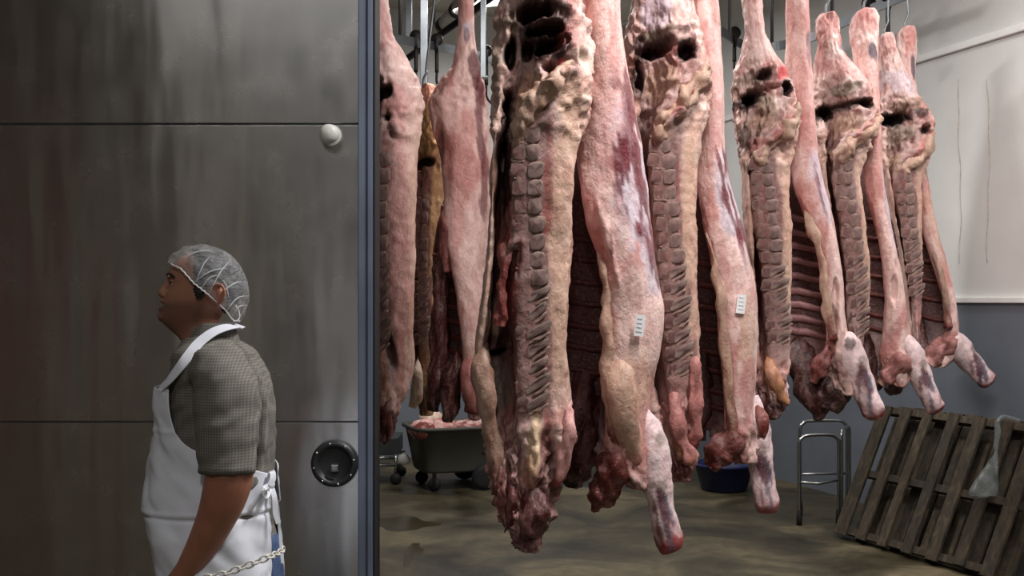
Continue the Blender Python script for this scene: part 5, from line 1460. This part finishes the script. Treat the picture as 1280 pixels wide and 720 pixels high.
# hair: skull shell over the hairline
def hair():
    data = [(d[0] - 2.5, d[1] - 2.5, d[2] + 2.6, d[3] + .004) for d in HEAD[:16]]
    R, N_ = 110, 120
    V, r, t = loft_rows(data, R, N_, 2.05)
    px, py = seen(V)
    keep = ((px > 243 + 3 * np.sin(py * .9)) & (py < 366)) | ((px > 242.5 + .25 * np.clip(py - 362, 0, 20)) & (px < 257 - .12 * np.clip(py - 355, 0, 20)) & (py < 375 + 1.5 * np.sin(px * 1.1))) | ((px > 268 + np.clip(py - 374, 0, 40) * .75 + 1.5 * np.sin(py * 1.7)) & (py < 399))
    keep &= ~((px > 259) & (px < 283) & (py > 356) & (py < 384))
    W = V.reshape(-1, 3)
    d = (fbm(W * np.array([90, 90, 60]), 8, 3) - .8) * .005
    ctr = W.mean(0); nr = W - ctr; nr /= np.linalg.norm(nr, axis=1)[:, None]
    W = W + nr * d[:, None]
    K = keep.reshape(-1)
    fs = [f for f in quads(R, N_) if all(K[i] for i in f)]
    fs.append(tuple(range(N_))[::-1]) if K[:N_].all() else None
    o = link('hair', np_mesh('hair', W, fs), M_HAIR, man)
    md = o.modifiers.new('thick', 'SOLIDIFY'); md.thickness = .008; md.offset = -1
hair()

# hairnet: thin see-through cap with crinkles and an elastic edge
M_NET, nt, b = mat('hairnet_gauze')
tc = node(nt, 'ShaderNodeTexCoord')
b.inputs['Base Color'].default_value = L4(214, 216, 220); b.inputs['Roughness'].default_value = .7
wv = node(nt, 'ShaderNodeTexNoise'); wv.inputs['Scale'].default_value = 24; wv.inputs['Detail'].default_value = 3; wv.inputs['Distortion'].default_value = 1.2
mp = node(nt, 'ShaderNodeMapping'); mp.inputs['Rotation'].default_value = (0, .7, 0); mp.inputs['Scale'].default_value = (.35, 1, 1.8)
nt.links.new(tc.outputs['Object'], mp.inputs['Vector']); nt.links.new(mp.outputs[0], wv.inputs['Vector'])
ra = ramp(nt, wv.outputs['Fac'], [(.42, (.06,) * 3 + (1,)), (.52, (.2,) * 3 + (1,)), (.56, (.08,) * 3 + (1,)), (.7, (.14,) * 3 + (1,))])
vo = node(nt, 'ShaderNodeTexVoronoi'); vo.feature = 'DISTANCE_TO_EDGE'; vo.inputs['Scale'].default_value = 420
nt.links.new(tc.outputs['Object'], vo.inputs['Vector'])
rv = ramp(nt, vo.outputs['Distance'], [(.04, (.14,) * 3 + (1,)), (.12, (0, 0, 0, 1))])
ad = node(nt, 'ShaderNodeMath', operation='ADD'); nt.links.new(ra.outputs[0], ad.inputs[0]); nt.links.new(rv.outputs[0], ad.inputs[1])
nt.links.new(ad.outputs[0], b.inputs['Alpha'])
M_NETE = simple('hairnet_elastic', (212, 212, 214), .7)
M_NETF, nt, b = mat('hairnet_fold')
b.inputs['Base Color'].default_value = L4(214, 216, 220); b.inputs['Alpha'].default_value = .45; b.inputs['Roughness'].default_value = .7
NET = [(307, 246, 258, .015), (308.5, 236, 268, .04), (312, 227, 277, .056), (317, 219, 285, .067), (324, 214, 292, .076), (332, 212, 298, .083), (341, 210, 303, .087), (350, 209, 306.5, .089), (360, 208, 308.5, .091), (372, 208, 309.5, .092), (383, 212, 308, .09), (393, 220, 303, .085), (402, 228, 296, .078)]
EDGE = [(213, 330), (226, 336), (242, 354), (261, 369), (282, 388), (292, 401), (310, 402)]
def edge_y(px): return np.interp(px, [e[0] for e in EDGE], [e[1] for e in EDGE])
def hairnet():
    R, N_ = 120, 160
    V, r, t = loft_rows(NET, R, N_, 2.0)
    px, py = seen(V)
    K = (py <= edge_y(px)).reshape(-1)
    W = V.reshape(-1, 3)
    ctr = W.mean(0); nr = W - ctr; nr /= np.linalg.norm(nr, axis=1)[:, None]
    q = W @ np.array([.75, .25, .65])
    W = W + nr * ((fbm(np.stack([W[:, 0] * 12, W[:, 1] * 12, q * 50], 1), 4, 2) - .2) * .008)[:, None]
    fs = [f for f in quads(R, N_) if all(K[i] for i in f)] + [tuple(range(N_))[::-1]]
    net = link('hairnet', np_mesh('hairnet', W, fs), M_NET, man)
    # elastic along both sides of the edge
    for s in (-1, 1):
        pts = []
        for x in np.linspace(213, 300, 36):
            y = edge_y(x)
            pts.append(net_pt(x, y + .6 * math.sin(x * 1.3), s, 0))
        tube('elastic_edge', pts, .0022, M_NETE, net, 6)
        # gathered folds
        for (a, b_) in (((262, 366), (288, 326)), ((244, 352), (284, 336)), ((272, 372), (304, 352)), ((284, 388), (306, 370)), ((222, 330), (262, 313)), ((252, 360), (272, 345)), ((290, 396), (306, 382)), ((246, 350), (262, 322)), ((278, 350), (286, 372))):
            pts = []
            for w_ in np.linspace(0, 1, 12):
                x = a[0] * (1 - w_) + b_[0] * w_; y = a[1] * (1 - w_) + b_[1] * w_ - 5 * math.sin(w_ * 3.1)
                pts.append(net_pt(x, y, s, .0015))
            tube('net_fold', pts, [.0006 + .0016 * math.sin(math.pi * k / 11) for k in range(12)], M_NETF, net, 6)
NETROWS = rows(NET, 200)
def net_pt(x, y, s, off):
    lat = 0.0
    for _ in range(6):
        k = 1 - lat / DM
        xa = 640 + (x - 640) * k; ya = HZ + (y - HZ) * k
        i = int(np.argmin(np.abs(NETROWS[:, 0] - ya)))
        xf, xb, hw = NETROWS[i, 1], NETROWS[i, 2], NETROWS[i, 3]
        u = np.clip(((xf + xb) / 2 - xa) / ((xb - xf) / 2), -1, 1)
        lat = (hw + off + .002) * math.sqrt(max(1e-4, 1 - u * u))
    return PM(x, y, s * lat)
hairnet()

# --- shirt
M_SHIRT, nt, b = mat('checked_shirt')
tc = node(nt, 'ShaderNodeTexCoord')
def stripes(axis, sc):
    sx = node(nt, 'ShaderNodeSeparateXYZ'); nt.links.new(tc.outputs['Object'], sx.inputs[0])
    mu = node(nt, 'ShaderNodeMath', operation='MULTIPLY'); mu.inputs[1].default_value = sc; nt.links.new(sx.outputs[axis], mu.inputs[0])
    fr = node(nt, 'ShaderNodeMath', operation='FRACT'); nt.links.new(mu.outputs[0], fr.inputs[0])
    gt = node(nt, 'ShaderNodeMath', operation='GREATER_THAN'); gt.inputs[1].default_value = .62; nt.links.new(fr.outputs[0], gt.inputs[0])
    return gt
g1, g2 = stripes(0, 140), stripes(2, 140)
sm = node(nt, 'ShaderNodeMath', operation='ADD'); nt.links.new(g1.outputs[0], sm.inputs[0]); nt.links.new(g2.outputs[0], sm.inputs[1])
hf = node(nt, 'ShaderNodeMath', operation='MULTIPLY'); hf.inputs[1].default_value = .5; nt.links.new(sm.outputs[0], hf.inputs[0])
rs = ramp(nt, hf.outputs[0], [(0, L4(90, 88, 83)), (.5, L4(106, 103, 97)), (1, L4(122, 118, 111))])
nt.links.new(rs.outputs[0], b.inputs['Base Color']); b.inputs['Roughness'].default_value = .85
M_SHIRTD = simple('dark_seam_cloth', (38, 37, 35), .85)
shirt_rows = [(422, 232, 294, .075), (430, 228, 304, .115), (440, 222, 314, .155), (455, 220, 325, .172), (475, 217, 334, .168), (500, 214, 341.5, .16), (540, 210, 344, .152), (580, 205, 343.5, .152), (620, 202, 342, .165), (660, 204, 342, .18), (700, 208, 345, .178)]
parts = [loft_part(shirt_rows, 70, 64, 2.3)]
for s in (-1, 1):
    fx = 0 if s < 0 else 1
    parts.append(limb([(268 - 24 * fx, 455, s * .13, .066), (276 - 32 * fx, 470, s * .16, .076), (283 - 42 * fx, 497, s * .18, .08), (285 - 50 * fx, 530, s * .19, .078), (286 - 54 * fx, 560, s * .196, .074), (286.5 - 57 * fx, 588, s * .2, .071)], 26, 6))
shirt = remesh('shirt', parts, .006, M_SHIRT, man, 6, .5)
def folds(co, px, py, lat):
    f = (fbm(co * np.array([9, 9, 5]), 31, 3) - .5) * .022
    g = (fbm(np.stack([px / 30 + py / 22, lat * 9, py / 40 - px / 60], 1), 33, 2) - .5) * .016
    hem = .005 * np.exp(-(((py - 588) / 4.) ** 2)) * (np.abs(lat) > .1) * (px > 245)
    cxp = np.interp(py, [418, 449, 479, 510, 546, 592], [291, 313, 326, 331, 328, 320])
    arm_crease = -.026 * np.exp(-(((px - cxp) / 2.8) ** 2)) * (py > 425) * (py < 594) * (lat < -.03)
    return f + g + hem + arm_crease
displace(shirt, folds)
# collar
pts = []
V, r, t = loft_rows([(404, 240, 289, .062), (414, 231, 293, .07), (426, 222, 297, .078), (438, 214, 300, .088)], 14, 60, 2.1)
px = 640 + V[:, :, 0] / SM; py = np.repeat(r[:, 0][:, None], 60, 1)
lat_ = V[:, :, 1] - DM
V[:, :, 2] -= (np.clip((262 - px) / 40, 0, 1.2) * 30 * SM)
K = (~((np.abs(lat_) < .02) & (px < 255))).reshape(-1)
fs = [f for f in quads(14, 60) if all(K[i] for i in f)]
o = link('collar', np_mesh('collar', V.reshape(-1, 3), fs), M_SHIRT, man)
md = o.modifiers.new('thick', 'SOLIDIFY'); md.thickness = .004

# --- jeans and shoes
M_JEAN = simple('blue_denim', (62, 82, 120), .85, 0, .2, 40, .3, 200)
parts = [loft_part([(668, 212, 343, .165), (700, 212, 350, .17), (740, 216, 354, .172), (775, 222, 350, .17), (800, 230, 335, .165)], 30)]
for s in (-1, 1):
    sw = -14 if s < 0 else 18
    parts.append(limb([(274, 740, s * .085, .105), (270 + sw * .3, 800, s * .09, .098), (266 + sw, 890, s * .09, .076), (271 + sw * 1.2, 960, s * .09, .07), (275 + sw * 1.6, 1040, s * .09, .062), (275 + sw * 1.6, 1078, s * .09, .064)], 22, 6))
jeans = remesh('jeans', parts, .009, M_JEAN, man, 4, .5)
displace(jeans, lambda co, px, py, lat: (fbm(co * np.array([14, 14, 9]), 41, 3) - .5) * .02)
for s in (-1, 1):
    sw = -14 if s < 0 else 18
    v = []; n = 24
    xs = [(298, .030, .0, .06), (296, .04, .0, .085), (280, .042, .0, .1), (262, .046, .0, .085), (245, .05, .0, .065), (228, .046, .0, .055), (220, .03, .0, .04), (217, .012, .005, .02)]
    for (x, hw, z0, z1) in xs:
        for k in range(n):
            a = 2 * math.pi * k / n
            c, s_ = sup(np.array([a]), 2.8)
            p = PM(x + sw * 1.6, 1000, s * .09)
            v.append((p.x, p.y + hw * float(c[0]), (z0 + z1) / 2 + (z1 - z0) / 2 * float(s_[0])))
    fs = quads(len(xs), n) + [tuple(range(n))[::-1], tuple((len(xs) - 1) * n + k for k in range(n))]
    link('shoe', np_mesh('shoe', v, fs), M_RUBBER, man)

# --- apron
M_APRON = simple('white_vinyl_apron', (214, 218, 228), .42, 0, .03, 5, .12, 18)
AF = [(481, 189), (500, 187), (530, 185), (576, 178), (622, 172), (659, 175), (689, 186), (714, 194), (760, 200), (850, 200)]
AE = [(481, 205), (489, 207), (515, 209), (530, 213), (545, 220), (555, 228), (566, 246), (578, 280), (592, 318), (604, 335), (620, 336), (700, 337), (850, 330)]
def apron():
    R, N_ = 150, 91
    py = np.linspace(481, 850, R)
    xf = (np.interp(py, *zip(*AF)) - 640) * (DM - .085) / F
    xe = (np.interp(HZ + (py - HZ) * DM / (DM - .165), *zip(*AE)) - 640) * (DM - .165) / F
    k = np.array([1, 2, 3, 2, 1.]); k /= k.sum()
    def smth(a):
        for _ in range(6):
            p = np.concatenate([a[:1], a[:1], a, a[-1:], a[-1:]]); a = sum(k[i] * p[i:i + R] for i in range(5))
        return a
    xf = smth(xf); xe = smth(xe)
    sr = rows(shirt_rows, 400)
    xb = (np.interp(py, sr[:, 0], sr[:, 2]) + 4 - 640) * SM
    hw = np.interp(py, sr[:, 0], sr[:, 3]) + .014 + .02 * sstep(600, 800, py)
    cx = .5 * (xf + xb); a = .5 * (xb - xf)
    n = 2.3
    cc = np.clip((cx - xe) / a, -.97, .99)
    te = np.arccos(np.sign(cc) * np.abs(cc) ** (n / 2))
    u = np.linspace(-1, 1, N_)
    T = te[:, None] * u[None]
    c, s_ = sup(T, n)
    V = np.zeros((R, N_, 3))
    V[:, :, 0] = cx[:, None] - a[:, None] * c
    V[:, :, 1] = DM - hw[:, None] * s_
    V[:, :, 2] = (CH + (HZ - py) * SM)[:, None]
    W = V.reshape(-1, 3)
    P_ = np.repeat(py, N_); cA = np.stack([W[:, 0] - np.repeat(cx, N_), W[:, 1] - DM, 0 * W[:, 0]], 1); cA /= (np.linalg.norm(cA, axis=1)[:, None] + 1e-6)
    d = (fbm(W * np.array([8, 8, 6]), 61, 3) - .5) * .022 + (fbm(np.stack([W[:, 0] * 16 + W[:, 2] * 14, W[:, 1] * 10, W[:, 2] * 7], 1), 64, 2) - .5) * .02
    d = np.clip(d, -.006, .01)
    d += .004 * np.exp(-(((P_ - 629) / 2.0) ** 2)) - .005 * np.exp(-(((P_ - 634) / 2.5) ** 2))      # fold crease
    d += .003 * np.exp(-(((P_ - 532) / 2.0) ** 2))
    W = W + cA * d[:, None]
    o = link('apron', np_mesh('apron', W, quads(R, N_, False)), M_APRON, man)
    md = o.modifiers.new('thick', 'SOLIDIFY'); md.thickness = .003; md.offset = 0
apron()
def ribbon(name, pts, w_, nrm, m, parent):
    """flat strap; pts Vectors, nrm list of outward normals"""
    v = []
    for i, p in enumerate(pts):
        t = (pts[min(i + 1, len(pts) - 1)] - pts[max(i - 1, 0)]).normalized()
        n = nrm[i].normalized(); s = t.cross(n).normalized(); n = s.cross(t).normalized()
        for (a, b_) in ((-.5, 0), (.5, 0), (.5, .0025), (-.5, .0025)):
            v.append(tuple(p + s * a * w_ + n * b_))
    fs = quads(len(pts), 4) + [(3, 2, 1, 0), tuple(len(v) - 4 + k for k in range(4))]
    return link(name, np_mesh(name, v, fs), m, parent, False)
for s in (-1, 1):
    pp = smooth_path([(199, 492, s * .115), (203, 485, s * .13), (213, 474, s * .155), (226, 458, s * .165), (238, 442, s * .152), (250, 428, s * .125), (266, 416, s * .098), (281, 410, s * .07), (292, 408, s * .035), (296, 409, 0.0)], 6)
    pts = [PM(q[0], q[1], q[2]) for q in pp]
    nr = [Vector((-.25 + .6 * k / len(pts), s * 1.0 * (1 - (k / len(pts)) ** 3), .75 + .2 * k / len(pts))) for k in range(len(pts))]
    ribbon('neck_strap', pts, .03, nr, M_APRON, man)
# ties at the back of the waist
knot = multi('tie_knot', [ball_np(PM(339, 606, -.07), (.010, .014, .012))], M_APRON, man)
for (pp, w_) in (([(337, 607, -.1), (341, 598, -.09), (340, 590, -.08), (337, 597, -.07), (338, 606, -.07)], .016), ([(338, 606, -.07), (330, 611, -.14), (333, 620, -.12), (338, 607, -.07)], .014),
                 ([(338, 606, -.07), (343, 622, -.085), (344, 640, -.09), (348, 654, -.09)], .014), ([(338, 606, -.06), (346, 630, -.06), (349, 660, -.05), (353, 704, -.06)], .008)):
    sp = smooth_path(pp, 5)
    ribbon('tie_ribbon', [PM(*q) for q in sp], w_, [Vector((.6, -1, .2))] * len(sp), M_APRON, knot)
# white chain at the hip
M_CHAIN = simple('white_chain', (206, 204, 196), .4, 0, .05)
chain = empty('chain', (0, 0, 0)); chain.parent = man; chain.location = PM(300, 708, -.22) - man.location
cp = smooth_path([(355, 686, -.10), (346, 692, -.165), (336, 696, -.205), (322, 702, -.216), (306, 708, -.222), (290, 714, -.226), (274, 719, -.228), (258, 722, -.226), (246, 726, -.222)], 12)
cw = [PM(*q) for q in cp]
acc = [0]
for i in range(1, len(cw)): acc.append(acc[-1] + (cw[i] - cw[i - 1]).length)
nl = int(acc[-1] / .0185)
for k in range(nl):
    s = (k + .5) / nl * acc[-1]
    i = max(1, min(len(cw) - 2, int(np.searchsorted(acc, s))))
    c = cw[i - 1].lerp(cw[i], (s - acc[i - 1]) / max(1e-6, acc[i] - acc[i - 1])); t = (cw[i + 1] - cw[i - 1]).normalized()
    up = (Z - t * Z.dot(t)).normalized(); sd = t.cross(up)
    w_ = up if k % 2 == 0 else (sd * .9 + up * .35).normalized()
    pts = [c + t * .0125 * math.cos(a) + w_ * .0075 * math.sin(a) for a in np.linspace(0, 2 * math.pi, 17)]
    tube('link', pts, .0026, M_CHAIN, chain, 6)
